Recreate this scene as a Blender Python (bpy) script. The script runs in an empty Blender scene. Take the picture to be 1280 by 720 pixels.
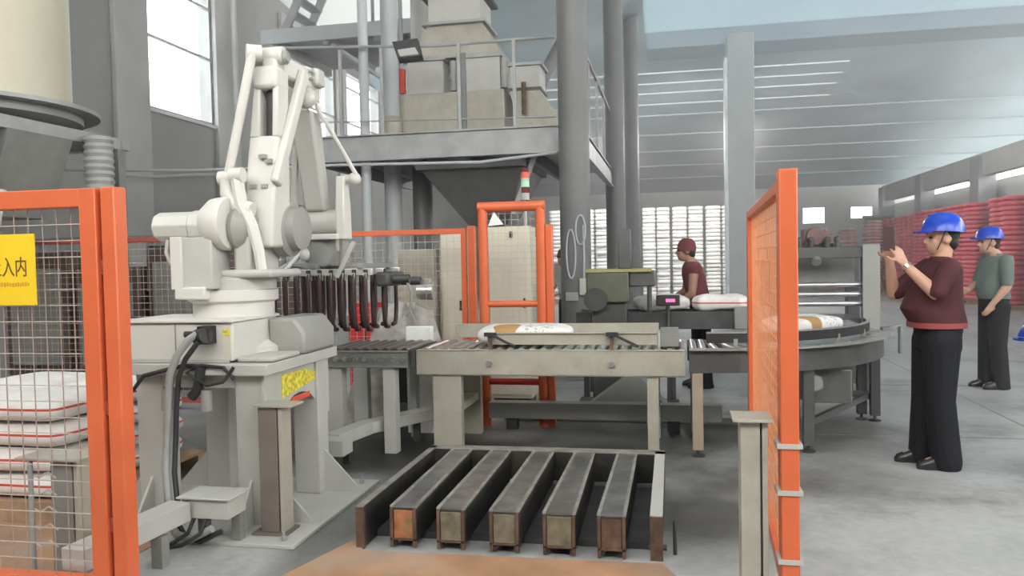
import bpy, bmesh, math, random
from mathutils import Vector, Matrix
S = bpy.context.scene
COL = S.collection
R = random.Random(7)
PI = math.pi

# ------------------------------------------------------------------ camera, sky, exposure
cam = bpy.data.cameras.new('camera'); camo = bpy.data.objects.new('camera', cam); COL.objects.link(camo)
cam.sensor_width = 36; cam.lens = 1000 / 1280 * 36; cam.clip_end = 300
_a, _p, _r = math.radians(11.3), math.radians(2.06), math.radians(1.15)
_f = Vector((-math.sin(_a) * math.cos(_p), math.cos(_a) * math.cos(_p), -math.sin(_p)))
_r0 = Vector((math.cos(_a), math.sin(_a), 0)); _u0 = _r0.cross(_f)
_rt = _r0 * math.cos(_r) - _u0 * math.sin(_r); _up = _u0 * math.cos(_r) + _r0 * math.sin(_r)
M = Matrix((_rt, _up, -_f)).transposed().to_4x4(); M.translation = (0, 0, 1.5)
camo.matrix_world = M
S.camera = camo

world = bpy.data.worlds.new('overcast_sky'); S.world = world; world.use_nodes = True
_bg = world.node_tree.nodes['Background']
_bg.inputs[0].default_value = (1.0, 0.985, 0.95, 1); _bg.inputs[1].default_value = 4.0

S.view_settings.view_transform = 'Standard'; S.view_settings.look = 'None'
S.view_settings.gamma = 1; S.view_settings.use_curve_mapping = False
S.view_settings.exposure = 1.08

HAZE = 0.017

def roof_z(y): return 4.7 + 0.13 * (41 - y)

# ------------------------------------------------------------------ materials
def mat(name, col, rough=.6, metal=0, var=.12, scale=5, bump=0, dirt=None, dscale=1.5, damt=.5, spec=.5, trans=0):
    m = bpy.data.materials.new(name); m.use_nodes = True
    nt = m.node_tree; N = nt.nodes; L = nt.links; b = N['Principled BSDF']
    b.inputs['Roughness'].default_value = rough; b.inputs['Metallic'].default_value = metal
    b.inputs['Specular IOR Level'].default_value = spec
    tc = N.new('ShaderNodeTexCoord'); nz = N.new('ShaderNodeTexNoise')
    nz.inputs['Scale'].default_value = scale; nz.inputs['Detail'].default_value = 4
    L.new(tc.outputs['Object'], nz.inputs['Vector'])
    cr = N.new('ShaderNodeValToRGB')
    cr.color_ramp.elements[0].position = .3; cr.color_ramp.elements[1].position = .7
    cr.color_ramp.elements[0].color = (*[max(0, c * (1 - var)) for c in col], 1)
    cr.color_ramp.elements[1].color = (*[min(1, c * (1 + var)) for c in col], 1)
    L.new(nz.outputs['Fac'], cr.inputs['Fac']); out = cr.outputs['Color']
    if dirt:
        n2 = N.new('ShaderNodeTexNoise'); n2.inputs['Scale'].default_value = dscale; n2.inputs['Detail'].default_value = 6
        n2.inputs['Roughness'].default_value = .65
        L.new(tc.outputs['Object'], n2.inputs['Vector'])
        r2 = N.new('ShaderNodeValToRGB'); r2.color_ramp.elements[0].position = .45; r2.color_ramp.elements[1].position = .68
        r2.color_ramp.elements[0].color = (0, 0, 0, 1); r2.color_ramp.elements[1].color = (damt, damt, damt, 1)
        L.new(n2.outputs['Fac'], r2.inputs['Fac'])
        mx = N.new('ShaderNodeMix'); mx.data_type = 'RGBA'
        L.new(r2.outputs['Color'], mx.inputs['Factor']); L.new(out, mx.inputs['A'])
        mx.inputs['B'].default_value = (*dirt, 1); out = mx.outputs['Result']
    L.new(out, b.inputs['Base Color'])
    if bump:
        bp = N.new('ShaderNodeBump'); bp.inputs['Strength'].default_value = bump; bp.inputs['Distance'].default_value = .02
        L.new(nz.outputs['Fac'], bp.inputs['Height']); L.new(bp.outputs['Normal'], b.inputs['Normal'])
    if trans: b.inputs['Transmission Weight'].default_value = trans
    return m

def emit(name, col, s):
    m = bpy.data.materials.new(name); m.use_nodes = True
    b = m.node_tree.nodes['Principled BSDF']
    b.inputs['Base Color'].default_value = (*col, 1)
    b.inputs['Emission Color'].default_value = (*col, 1); b.inputs['Emission Strength'].default_value = s
    return m

WALL = mat('grey_plaster', (.33, .328, .315), .9, var=.12, scale=1.2, dirt=(.2, .2, .2), dscale=.6)
PILASTER = mat('pilaster_plaster', (.46, .455, .44), .9, var=.1, scale=1.2)
PALEWALL = mat('pale_wall_paint', (.60, .61, .60), .9, var=.08, scale=1)
ROOF = mat('roof_sheet_blue_grey', (.30, .37, .41), .7, var=.12, scale=.5)
PURLIN = mat('galvanised_purlin', (.62, .66, .68), .5, .2)
STEEL = mat('grey_painted_steel', (.33, .34, .34), .5, .1, var=.12, dirt=(.2, .19, .18))
COLUMN = mat('column_grey_paint', (.135, .14, .14), .5, 0, var=.1, scale=2, dirt=(.2, .2, .2), dscale=.8)
PALECOL = mat('column_pale_paint', (.42, .45, .46), .7, 0, var=.06, scale=2)
DARK = mat('dark_steel', (.07, .07, .07), .5, .3, var=.3)
BLACK = mat('black_rubber', (.025, .025, .027), .6)
WHITE = mat('robot_white_paint', (.60, .59, .55), .4, 0, var=.04, scale=2, dirt=(.5, .48, .42), dscale=2, damt=.35)
LGREY = mat('robot_joint_grey', (.29, .29, .27), .45, 0, var=.06)
DGREY = mat('dark_grey_paint', (.10, .10, .098), .4, .2, var=.15)
MGREY = mat('machine_mid_grey', (.24, .24, .23), .5, .1, var=.12)
BEIGE = mat('beige_machine_paint', (.39, .37, .305), .5, 0, var=.08, scale=4, dirt=(.26, .24, .19), dscale=3.5, damt=.6)
IVORY = mat('ivory_cabinet_paint', (.58, .55, .45), .5, 0, var=.05)
PALE = mat('pale_grey_paint', (.46, .46, .43), .5, 0, var=.06, dirt=(.4, .38, .34), dscale=3, damt=.4)
ORANGE = mat('orange_paint', (.64, .135, .05), .38, 0, var=.08, scale=3)
WIRE = mat('shaded_orange_wire', (.36, .265, .23), .45, 0, var=.1, scale=20)  # upright wires, their shade put into the colour
TOPLITWIRE = mat('toplit_pale_wire', (.50, .44, .38), .45, .1, var=.1, scale=20)  # highlight from above put into the wire colour
WIREO = mat('bright_orange_wire', (.72, .28, .13), .45, 0, var=.1, scale=20)
RED = mat('red_paint', (.55, .03, .03), .4, 0)
YELLOW = mat('yellow_sheet', (.86, .58, .02), .45, 0, var=.03)
INK = mat('sign_ink', (.12, .06, .02), .6)
INKORANGE = mat('sign_small_print', (.62, .33, .03), .6)
WSACK = mat('white_woven_sack', (.88, .87, .86), .75, 0, var=.08, scale=8, bump=.3)
RSACK = mat('red_woven_sack', (.70, .13, .17), .7, 0, var=.45, scale=3)
PSACK = mat('pink_printed_sack', (.62, .36, .37), .7, 0, var=.5, scale=4)
CHROME = mat('bright_roller_steel', (.55, .55, .55), .3, .9, var=.15)
ALU = mat('aluminium_profile', (.66, .66, .65), .35, .7, var=.08)
WORN = mat('worn_bar_steel', (.042, .042, .04), .5, .4, var=.35, scale=6, dirt=(.10, .085, .07), dscale=4, damt=.8)
WORNTOP = mat('polished_bar_top', (.27, .275, .275), .33, .7, var=.35, scale=5, dirt=(.12, .105, .09), dscale=3.5, damt=.7)
WORNEDGE = mat('rubbed_steel_edge', (.36, .34, .31), .45, .5, var=.3, scale=9)
RUST = mat('rusty_steel', (.13, .075, .05), .85, .1, var=.5, scale=14, dirt=(.09, .06, .045), dscale=6, damt=.9)
RUSTO = mat('rust_and_orange_paint', (.40, .13, .05), .7, .1, var=.5, scale=16, dirt=(.22, .19, .10), dscale=9, damt=.9)
PLASTIC = mat('dusty_plastic_film', (.30, .28, .26), .3, 0, var=.35, scale=9, bump=.5)
PAPER = mat('white_paper', (.8, .8, .78), .8)
CREAM = mat('cream_tank_paint', (.52, .49, .38), .5, 0, var=.1, scale=2, dirt=(.4, .37, .29), dscale=2)
DUCT = mat('flexible_duct_grey', (.32, .32, .31), .6, .1)
HOSE = mat('grey_hose', (.30, .30, .29), .4, 0)
WOOD = mat('pallet_timber', (.36, .24, .15), .85, 0, var=.2, scale=8)
SKIN = mat('skin', (.53, .31, .22), .55, 0, var=.05)
SKIN2 = mat('tanned_skin', (.30, .16, .11), .55, 0, var=.05)
HAIR = mat('black_hair', (.02, .018, .016), .6)
EYE = mat('dark_eye', (.03, .02, .02), .2)
MAROON = mat('maroon_knit', (.065, .016, .02), .85, 0, var=.15, scale=12)
MAROON2 = mat('maroon_vest', (.13, .03, .035), .85, 0, var=.15)
NAVY = mat('dark_navy_cloth', (.006, .007, .011), .85, 0, var=.15)
SAGE = mat('grey_green_shirt', (.13, .165, .15), .85, 0, var=.1)
GREYCLOTH = mat('grey_cloth', (.40, .38, .36), .85)
BLUEHAT = mat('blue_helmet_plastic', (.012, .06, .48), .25, 0, var=.03)
BELT = mat('red_brown_belt', (.28, .06, .06), .5)
SHOE = mat('black_leather', (.02, .02, .022), .25)
GOLD = mat('watch_metal', (.75, .68, .55), .25, .9)
PHONE = mat('phone_dark_pink', (.10, .065, .07), .3)
LIME = mat('yellow_warning_sticker', (.66, .58, .06), .5, 0, var=.5, scale=40)
REDLBL = mat('red_label', (.70, .10, .05), .5)
GREENL = mat('green_lamp', (.35, .7, .45), .3)
OLIVE = mat('olive_machine_paint', (.10, .107, .075), .5)
REDLED = emit('red_digits', (1, .02, .06), 6)
TRACK = mat('dark_red_fence_paint', (.34, .07, .055), .5)

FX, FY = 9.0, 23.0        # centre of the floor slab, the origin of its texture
STAIN_SHADE = [(x - FX, y - FY, rx, ry, d) for x, y, rx, ry, d in ((.18, 4.7, .5, .9, .72), (-1.7, 5.9, 1.8, .8, .8), (.8, 7.0, 1.5, 1.3, .62), (-2.6, 6.2, 1.4, 1.2, .6), (-.5, 6.6, 1.5, .9, .62), (.9, 5.5, .9, .5, .45), (-1.85, 4.3, .25, 1.2, .6), (-3.6, 6.5, 1.8, 1.6, .55))]
def floor_mat():
    m = bpy.data.materials.new('concrete_floor'); m.use_nodes = True
    nt = m.node_tree; N = nt.nodes; L = nt.links; b = N['Principled BSDF']
    tc = N.new('ShaderNodeTexCoord')
    def noise(s, d=6, r=.6):
        n = N.new('ShaderNodeTexNoise'); n.inputs['Scale'].default_value = s; n.inputs['Detail'].default_value = d
        n.inputs['Roughness'].default_value = r; L.new(tc.outputs['Object'], n.inputs['Vector']); return n.outputs['Fac']
    def ramp(f, a, ca, c, cc):
        r = N.new('ShaderNodeValToRGB'); r.color_ramp.elements[0].position = a; r.color_ramp.elements[1].position = c
        r.color_ramp.elements[0].color = (*ca, 1); r.color_ramp.elements[1].color = (*cc, 1); L.new(f, r.inputs['Fac']); return r.outputs['Color']
    big = ramp(noise(.45), .35, (.30, .31, .31), .68, (.46, .47, .46))
    st = ramp(noise(1.1, 8, .7), .52, (1, 1, 1), .72, (.55, .52, .49))
    fine = ramp(noise(16, 4), .3, (.9, .9, .9), .7, (1.06, 1.06, 1.06))
    def mul(x, y):
        mx = N.new('ShaderNodeMix'); mx.data_type = 'RGBA'; mx.blend_type = 'MULTIPLY'; mx.inputs['Factor'].default_value = 1
        L.new(x, mx.inputs['A']); L.new(y, mx.inputs['B']); return mx.outputs['Result']
    out = mul(mul(big, st), fine)
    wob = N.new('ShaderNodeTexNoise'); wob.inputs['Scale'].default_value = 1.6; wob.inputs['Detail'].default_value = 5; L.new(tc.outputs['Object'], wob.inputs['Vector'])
    for (x, y, rx, ry, dark) in STAIN_SHADE:      # oil stains, with the shade under the conveyors painted in
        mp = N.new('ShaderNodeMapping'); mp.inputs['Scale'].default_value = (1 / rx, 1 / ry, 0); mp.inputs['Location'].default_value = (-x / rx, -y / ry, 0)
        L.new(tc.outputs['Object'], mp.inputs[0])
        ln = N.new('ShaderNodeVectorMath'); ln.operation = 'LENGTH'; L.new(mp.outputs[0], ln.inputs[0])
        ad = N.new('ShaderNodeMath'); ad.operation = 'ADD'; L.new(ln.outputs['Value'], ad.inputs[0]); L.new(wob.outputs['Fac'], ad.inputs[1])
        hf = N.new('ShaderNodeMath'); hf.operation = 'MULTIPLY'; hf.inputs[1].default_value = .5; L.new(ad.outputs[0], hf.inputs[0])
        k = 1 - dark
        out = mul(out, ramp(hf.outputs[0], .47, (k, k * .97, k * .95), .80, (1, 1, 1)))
    L.new(out, b.inputs['Base Color'])
    rr = N.new('ShaderNodeMapRange'); rr.inputs['To Min'].default_value = .38; rr.inputs['To Max'].default_value = .62
    L.new(noise(1.7), rr.inputs['Value']); L.new(rr.outputs['Result'], b.inputs['Roughness'])
    bp = N.new('ShaderNodeBump'); bp.inputs['Strength'].default_value = .08; bp.inputs['Distance'].default_value = .01
    L.new(noise(7), bp.inputs['Height']); L.new(bp.outputs['Normal'], b.inputs['Normal'])
    return m
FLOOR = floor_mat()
RUSTFLOOR = mat('rust_stained_plate', (.42, .235, .13), .7, .05, var=.3, scale=2.5, dirt=(.34, .30, .26), dscale=1.6, damt=.8)

def skylight_mat(name='translucent_roof_sheet', tc=(.50, .515, .51)):
    m = bpy.data.materials.new(name); m.use_nodes = True
    nt = m.node_tree; N = nt.nodes; L = nt.links; N.remove(N['Principled BSDF'])
    t = N.new('ShaderNodeBsdfTranslucent'); t.inputs['Color'].default_value = (*tc, 1)
    d = N.new('ShaderNodeBsdfDiffuse'); d.inputs['Color'].default_value = (.5, .55, .58, 1)
    mx = N.new('ShaderNodeMixShader'); mx.inputs[0].default_value = .35
    L.new(t.outputs[0], mx.inputs[1]); L.new(d.outputs[0], mx.inputs[2]); L.new(mx.outputs[0], N['Material Output'].inputs[0])
    return m
SKYLIGHT = skylight_mat()
FADESHEET = skylight_mat('light_fade_roof_sheet', (.23, .275, .30)); FADEEDGESHEET = skylight_mat('light_fade_edge_roof_sheet', (.14, .17, .185))  # stepped tones put the skylight's soft light fade into the colour
DIMSHEET = skylight_mat('dimmed_translucent_roof_sheet', (.31, .37, .40))  # same sheet with its brightness toned down in the colour

def glass_mat():
    m = bpy.data.materials.new('dusty_window_glass'); m.use_nodes = True
    nt = m.node_tree; N = nt.nodes; L = nt.links; N.remove(N['Principled BSDF'])
    t = N.new('ShaderNodeBsdfTransparent'); t.inputs['Color'].default_value = (.9, .93, .95, 1)
    g = N.new('ShaderNodeBsdfGlossy'); g.inputs['Roughness'].default_value = .1
    mx = N.new('ShaderNodeMixShader'); mx.inputs[0].default_value = .06
    L.new(t.outputs[0], mx.inputs[1]); L.new(g.outputs[0], mx.inputs[2]); L.new(mx.outputs[0], N['Material Output'].inputs[0])
    return m
GLASS = glass_mat()

def sack_print_mat(name, blob, line):
    """white sack with flat print: a round coloured emblem and lines of small print on its top"""
    m = mat(name, (.74, .73, .70), .7, 0, var=.06, scale=10, bump=.3)
    nt = m.node_tree; N = nt.nodes; L = nt.links; b = N['Principled BSDF']
    src = b.inputs['Base Color'].links[0].from_socket
    tc = N.new('ShaderNodeTexCoord'); sp = N.new('ShaderNodeSeparateXYZ'); L.new(tc.outputs['Object'], sp.inputs[0])
    mp = N.new('ShaderNodeMapping'); mp.inputs['Location'].default_value = (1.2, .9, 0); mp.inputs['Scale'].default_value = (9, 7, 0)
    L.new(tc.outputs['Object'], mp.inputs[0])
    ln = N.new('ShaderNodeVectorMath'); ln.operation = 'LENGTH'; L.new(mp.outputs[0], ln.inputs[0])
    lt = N.new('ShaderNodeMath'); lt.operation = 'LESS_THAN'; lt.inputs[1].default_value = 1; L.new(ln.outputs['Value'], lt.inputs[0])
    m1 = N.new('ShaderNodeMix'); m1.data_type = 'RGBA'; L.new(lt.outputs[0], m1.inputs['Factor']); L.new(src, m1.inputs['A'])
    m1.inputs['B'].default_value = (*blob, 1)
    wv = N.new('ShaderNodeTexNoise'); wv.inputs['Scale'].default_value = 45; L.new(tc.outputs['Object'], wv.inputs['Vector'])
    g1 = N.new('ShaderNodeMath'); g1.operation = 'GREATER_THAN'; g1.inputs[1].default_value = .58; L.new(wv.outputs['Fac'], g1.inputs[0])
    g2 = N.new('ShaderNodeMath'); g2.operation = 'GREATER_THAN'; g2.inputs[1].default_value = .02; L.new(sp.outputs['X'], g2.inputs[0])
    an = N.new('ShaderNodeMath'); an.operation = 'MULTIPLY'; L.new(g1.outputs[0], an.inputs[0]); L.new(g2.outputs[0], an.inputs[1])
    g3 = N.new('ShaderNodeMath'); g3.operation = 'LESS_THAN'; g3.inputs[1].default_value = .24; L.new(sp.outputs['X'], g3.inputs[0])
    a2 = N.new('ShaderNodeMath'); a2.operation = 'MULTIPLY'; L.new(an.outputs[0], a2.inputs[0]); L.new(g3.outputs[0], a2.inputs[1])
    m2 = N.new('ShaderNodeMix'); m2.data_type = 'RGBA'; L.new(a2.outputs[0], m2.inputs['Factor']); L.new(m1.outputs['Result'], m2.inputs['A'])
    m2.inputs['B'].default_value = (*line, 1)
    L.new(m2.outputs['Result'], b.inputs['Base Color']); return m
SACKPRINT = sack_print_mat('white_sack_with_print', (.45, .26, .10), (.38, .38, .42))

# ------------------------------------------------------------------ mesh helpers
class MB:
    def __init__(s): s.v = []; s.f = []
    def add(s, vs, fs):
        o = len(s.v); s.v += [Vector(v) for v in vs]; s.f += [tuple(i + o for i in f) for f in fs]; return s
    def box(s, x0, x1, y0, y1, z0, z1):
        return s.add([(x0, y0, z0), (x1, y0, z0), (x1, y1, z0), (x0, y1, z0), (x0, y0, z1), (x1, y0, z1), (x1, y1, z1), (x0, y1, z1)],
                     [(3, 2, 1, 0), (4, 5, 6, 7), (0, 1, 5, 4), (1, 2, 6, 5), (2, 3, 7, 6), (3, 0, 4, 7)])
    def bar(s, p, q, w, h, up=(0, 0, 1)):
        """box of width w, height h along p-q"""
        p, q = Vector(p), Vector(q); d = (q - p).normalized(); u = Vector(up)
        sd = d.cross(u)
        if sd.length < 1e-4: sd = d.cross(Vector((0, 1, 0)))
        sd.normalize(); u = sd.cross(d); a = sd * w / 2; b = u * h / 2
        vs = [p - a - b, p + a - b, p + a + b, p - a + b, q - a - b, q + a - b, q + a + b, q - a + b]
        return s.add(vs, [(0, 1, 2, 3), (7, 6, 5, 4), (0, 4, 5, 1), (1, 5, 6, 2), (2, 6, 7, 3), (3, 7, 4, 0)])
    def cyl(s, p, q, r, r2=None, n=14):
        p, q = Vector(p), Vector(q); r2 = r if r2 is None else r2
        d = (q - p).normalized(); a = d.orthogonal().normalized(); b = d.cross(a)
        vs = [p + (a * math.cos(t) + b * math.sin(t)) * r for t in [2 * PI * i / n for i in range(n)]]
        vs += [q + (a * math.cos(t) + b * math.sin(t)) * r2 for t in [2 * PI * i / n for i in range(n)]]
        return s.add(vs, [(i, (i + 1) % n, n + (i + 1) % n, n + i) for i in range(n)] + [tuple(range(n))[::-1], tuple(range(n, 2 * n))])
    def lathe(s, prof, p, d=(0, 0, 1), n=24):
        """prof: (radius, distance along d); closed with caps"""
        p, d = Vector(p), Vector(d).normalized(); a = d.orthogonal().normalized(); b = d.cross(a); vs = []; fs = []
        for r, h in prof: vs += [p + d * h + (a * math.cos(2 * PI * i / n) + b * math.sin(2 * PI * i / n)) * r for i in range(n)]
        for k in range(len(prof) - 1): fs += [(k * n + i, k * n + (i + 1) % n, (k + 1) * n + (i + 1) % n, (k + 1) * n + i) for i in range(n)]
        fs += [tuple(range(n))[::-1], tuple(range((len(prof) - 1) * n, len(prof) * n))]
        return s.add(vs, fs)
    def tube(s, pts, r, n=8):
        pts = [Vector(p) for p in pts]; vs = []; fs = []; a = None
        for k, p in enumerate(pts):
            d = (pts[min(k + 1, len(pts) - 1)] - pts[max(k - 1, 0)]).normalized()
            a = d.orthogonal().normalized() if a is None else (a - d * a.dot(d)).normalized()
            b = d.cross(a); rr = r[k] if isinstance(r, (list, tuple)) else r
            vs += [p + (a * math.cos(2 * PI * i / n) + b * math.sin(2 * PI * i / n)) * rr for i in range(n)]
        for k in range(len(pts) - 1): fs += [(k * n + i, k * n + (i + 1) % n, (k + 1) * n + (i + 1) % n, (k + 1) * n + i) for i in range(n)]
        fs += [tuple(range(n))[::-1], tuple(range((len(pts) - 1) * n, len(pts) * n))]
        return s.add(vs, fs)
    def prism(s, poly, axis, a, b):
        """poly: 2-D outline; axis 'x' -> (y,z), 'y' -> (x,z), 'z' -> (x,y)"""
        mk = {'x': lambda u, v, t: (t, u, v), 'y': lambda u, v, t: (u, t, v), 'z': lambda u, v, t: (u, v, t)}[axis]
        n = len(poly)
        return s.add([mk(u, v, a) for u, v in poly] + [mk(u, v, b) for u, v in poly],
                     [(i, (i + 1) % n, n + (i + 1) % n, n + i) for i in range(n)] + [tuple(range(n))[::-1], tuple(range(n, 2 * n))])
    def ball(s, c, rx, ry=None, rz=None, n=16, m=10):
        ry = rx if ry is None else ry; rz = rx if rz is None else rz; c = Vector(c); vs = [c + Vector((0, 0, -rz))]; fs = []
        for j in range(1, m):
            t = -PI / 2 + PI * j / m
            vs += [c + Vector((rx * math.cos(t) * math.cos(2 * PI * i / n), ry * math.cos(t) * math.sin(2 * PI * i / n), rz * math.sin(t))) for i in range(n)]
        vs.append(c + Vector((0, 0, rz))); T = len(vs) - 1
        fs += [(0, 1 + (i + 1) % n, 1 + i) for i in range(n)]
        for j in range(m - 2): fs += [(1 + j * n + i, 1 + j * n + (i + 1) % n, 1 + (j + 1) * n + (i + 1) % n, 1 + (j + 1) * n + i) for i in range(n)]
        fs += [(1 + (m - 2) * n + i, 1 + (m - 2) * n + (i + 1) % n, T) for i in range(n)]
        return s.add(vs, fs)
    def loft(s, secs, n=20):
        """secs: (x, y, z, rx, ry[, k]) horizontal super-ellipse rings"""
        vs = []; fs = []
        for q in secs:
            x, y, z, rx, ry = q[:5]; k = q[5] if len(q) > 5 else 1
            for i in range(n):
                c, d = math.cos(2 * PI * i / n), math.sin(2 * PI * i / n)
                vs.append((x + rx * math.copysign(abs(c) ** k, c), y + ry * math.copysign(abs(d) ** k, d), z))
        for k in range(len(secs) - 1): fs += [(k * n + i, k * n + (i + 1) % n, (k + 1) * n + (i + 1) % n, (k + 1) * n + i) for i in range(n)]
        fs += [tuple(range(n))[::-1], tuple(range((len(secs) - 1) * n, len(secs) * n))]
        return s.add(vs, fs)
    def limb(s, pts, rad, n=12):
        for k in range(len(pts) - 1):
            s.cyl(pts[k], pts[k + 1], rad[k], rad[k + 1], n)
        for p, r in zip(pts, rad): s.ball(p, r, n=n, m=8)
        return s
    def mesh(s, name, off=(0, 0, 0)):
        me = bpy.data.meshes.new(name); o = Vector(off)
        me.from_pydata([tuple(v - o) for v in s.v], [], s.f)
        bm = bmesh.new(); bm.from_mesh(me); bmesh.ops.recalc_face_normals(bm, faces=bm.faces); bm.to_mesh(me); bm.free()
        return me
    def build(s, name, m, parent=None, bevel=0, smooth=True, kind=None, label=None):
        if parent is not None:
            r = parent
            while r.parent: r = r.parent
            off = r.location.copy()
        else:
            xs = [v.x for v in s.v]; ys = [v.y for v in s.v]
            off = Vector(((min(xs) + max(xs)) / 2, (min(ys) + max(ys)) / 2, min(v.z for v in s.v)))
        me = s.mesh(name, off); me.materials.append(m)
        if smooth:
            me.shade_smooth(); me.set_sharp_from_angle(angle=math.radians(38))
        o = bpy.data.objects.new(name, me); COL.objects.link(o)
        if parent is not None: o.parent = parent
        else: o.location = off
        if bevel:
            bv = o.modifiers.new('bevel', 'BEVEL'); bv.width = bevel; bv.segments = 2; bv.limit_method = 'ANGLE'; bv.angle_limit = math.radians(40)
        if kind: o['kind'] = kind
        if label: o['label'] = label
        return o

def tag(o, label, cat, group=None, kind=None):
    o['label'] = label; o['category'] = cat
    if group: o['group'] = group
    if kind: o['kind'] = kind
    return o
def thing(name, label, cat, loc=(0, 0, 0), group=None):
    o = bpy.data.objects.new(name, None); COL.objects.link(o); o.location = loc; o.empty_display_size = .1
    return tag(o, label, cat, group)
def struct(o): o['kind'] = 'structure'; return o
def share(name, me, parent, loc, rot=(0, 0, 0)):
    o = bpy.data.objects.new(name, me); COL.objects.link(o); o.parent = parent; o.location = loc; o.rotation_euler = rot; return o
def Bx(*a): return MB().box(*a)
def copy_tree(o, parent=None):
    c = o.copy(); COL.objects.link(c)
    if parent: c.parent = parent
    for ch in list(o.children): copy_tree(ch, c)
    return c

# ================================================================== THE BUILDING
XL, XR = -9.0, 14.2
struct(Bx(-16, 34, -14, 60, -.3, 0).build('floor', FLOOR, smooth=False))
def roof_piece(x0, x1, y0, y1, t=.06):
    return MB().prism([(y0, roof_z(y0)), (y1, roof_z(y1)), (y1, roof_z(y1) + t), (y0, roof_z(y0) + t)], 'x', x0, x1)
ceil = struct(bpy.data.objects.new('ceiling', None)); COL.objects.link(ceil)
yy = 23.2
for ys in (24.1, 25.0, 25.9, 27.0):
    roof_piece(XL - .3, XR, yy, ys).build('roof_sheet', ROOF, ceil, smooth=False)
    roof_piece(XL - .3, 5, ys, ys + .13, .01).build('translucent_strip', SKYLIGHT, ceil, smooth=False); roof_piece(5, XR, ys, ys + .13).build('roof_sheet', ROOF, ceil, smooth=False); yy = ys + .13
roof_piece(XL - .3, XR, yy, 41.2).build('roof_sheet', ROOF, ceil, smooth=False)
for x0, x1 in ((XL - .3, -6), (-2.5, -.5), (4, XR)): roof_piece(x0, x1, -2, 15).build('roof_sheet', ROOF, ceil, smooth=False)
for x0, x1 in ((-6, -2.5), (-.5, 4)):
    roof_piece(x0, x1, -2, 1).build('roof_sheet', ROOF, ceil, smooth=False)
    roof_piece(x0, x1, 1, 7.5, .01).build('translucent_sheet', SKYLIGHT, ceil, smooth=False)
    roof_piece(x0, x1, 7.5, 15).build('roof_sheet', ROOF, ceil, smooth=False)
roof_piece(XL - .3, -.6, 19.5, 23.2).build('roof_sheet', ROOF, ceil, smooth=False)
roof_piece(XL - .3, -.6, 15, 16.5).build('roof_sheet', ROOF, ceil, smooth=False)
roof_piece(-5.4, -.6, 16.5, 19.5).build('roof_sheet', ROOF, ceil, smooth=False)
roof_piece(XL - .3, -5.4, 16.5, 19.5, .01).build('translucent_sheet', SKYLIGHT, ceil, smooth=False)
roof_piece(-.6, XR, 15, 21.2, .01).build('translucent_sheet', DIMSHEET, ceil, smooth=False)
roof_piece(-.6, XR, 21.2, 22.3, .01).build('translucent_sheet', FADESHEET, ceil, smooth=False)
roof_piece(-.6, XR, 22.3, 23.2, .01).build('translucent_sheet', FADEEDGESHEET, ceil, smooth=False)
y = 28.2
while y < 40:
    z = roof_z(y)
    Bx(XL, XR, y - .025, y + .025, z - .05, z - .0).build('purlin', ROOF, ceil, smooth=False); y += 2.4

# left wall with its tall windows
WIN = [(2.2, 3.9, 4.3, 7.1), (5.6, 7.3, 4.3, 7.1), (12.65, 14.75, 4.3, 7.1), (19.1, 20.75, 4.72, 6.95), (21.5, 24.2, 4.72, 6.95)]
w = MB(); ys = -2
for (a, b, z0, z1) in WIN:
    w.box(XL - .3, XL, ys, a, 0, min(roof_z(ys), 9.8)) if ys < 0 else w.box(XL - .3, XL, ys, a, 0, roof_z(ys))
    w.box(XL - .3, XL, a, b, 0, z0); w.box(XL - .3, XL, a, b, z1, roof_z(a)); ys = b
w.box(XL - .3, XL, ys, 41.2, 0, roof_z(ys))
wl = struct(w.build('wall_left', WALL, smooth=False))
for i, (a, b, z0, z1) in enumerate(WIN):
    o = struct(bpy.data.objects.new('window_%d' % (i + 1), None)); COL.objects.link(o); o.location = (XL - .05, (a + b) / 2, z0)
    fr = MB(); t = .05
    fr.box(XL - .09, XL - .01, a, a + t, z0, z1).box(XL - .09, XL - .01, b - t, b, z0, z1)
    fr.box(XL - .09, XL - .01, a, b, z0, z0 + t).box(XL - .09, XL - .01, a, b, z1 - t, z1)
    fr.build('window_frame', STEEL, o)
    zz = z0 + (1.28 if i < 3 else .75)
    while zz < z1 - .2:
        Bx(XL - .08, XL - .02, a, b, zz, zz + .05).build('glazing_bar', PALE, o); zz += 1.0
    if i > 2: Bx(XL - .08, XL - .02, (a + b) / 2 - .02, (a + b) / 2 + .02, z0, z1).build('glazing_bar', PALE, o)
    Bx(XL - .055, XL - .045, a, b, z0, z1).build('pane', GLASS, o, smooth=False)
    Bx(XL - .05, XL + .06, a - .05, b + .05, z0 - .06, z0).build('window_sill', PALEWALL, o)
for (a, b) in ((4.2, 5.2), (8.0, 9.0), (11.75, 12.62), (14.76, 15.6), (17.6, 18.6), (20.8, 21.4)):
    struct(Bx(XL, XL + .10, a, b, 0, roof_z(b) - .2).build('column', PILASTER, bevel=.02))

# wall behind the camera with a high window band, and the near right wall with one
struct(MB().box(-9.3, 12.2, -2.2, -2, 0, 4.6).box(-9.3, 12.2, -2.2, -2, 8.4, roof_z(-2)).box(-9.3, -7.5, -2.2, -2, 4.6, 8.4).box(1.5, 2.5, -2.2, -2, 4.6, 8.4).box(10.5, 12.2, -2.2, -2, 4.6, 8.4).build('wall_front', WALL, smooth=False))
struct(MB().box(12, 12.2, -2, 14, 0, 2.6).box(12, 12.2, -2, 14, 6.6, 8.4).box(12, 12.2, 4, 5, 2.6, 6.6).build('wall_right', WALL, smooth=False))

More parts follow.
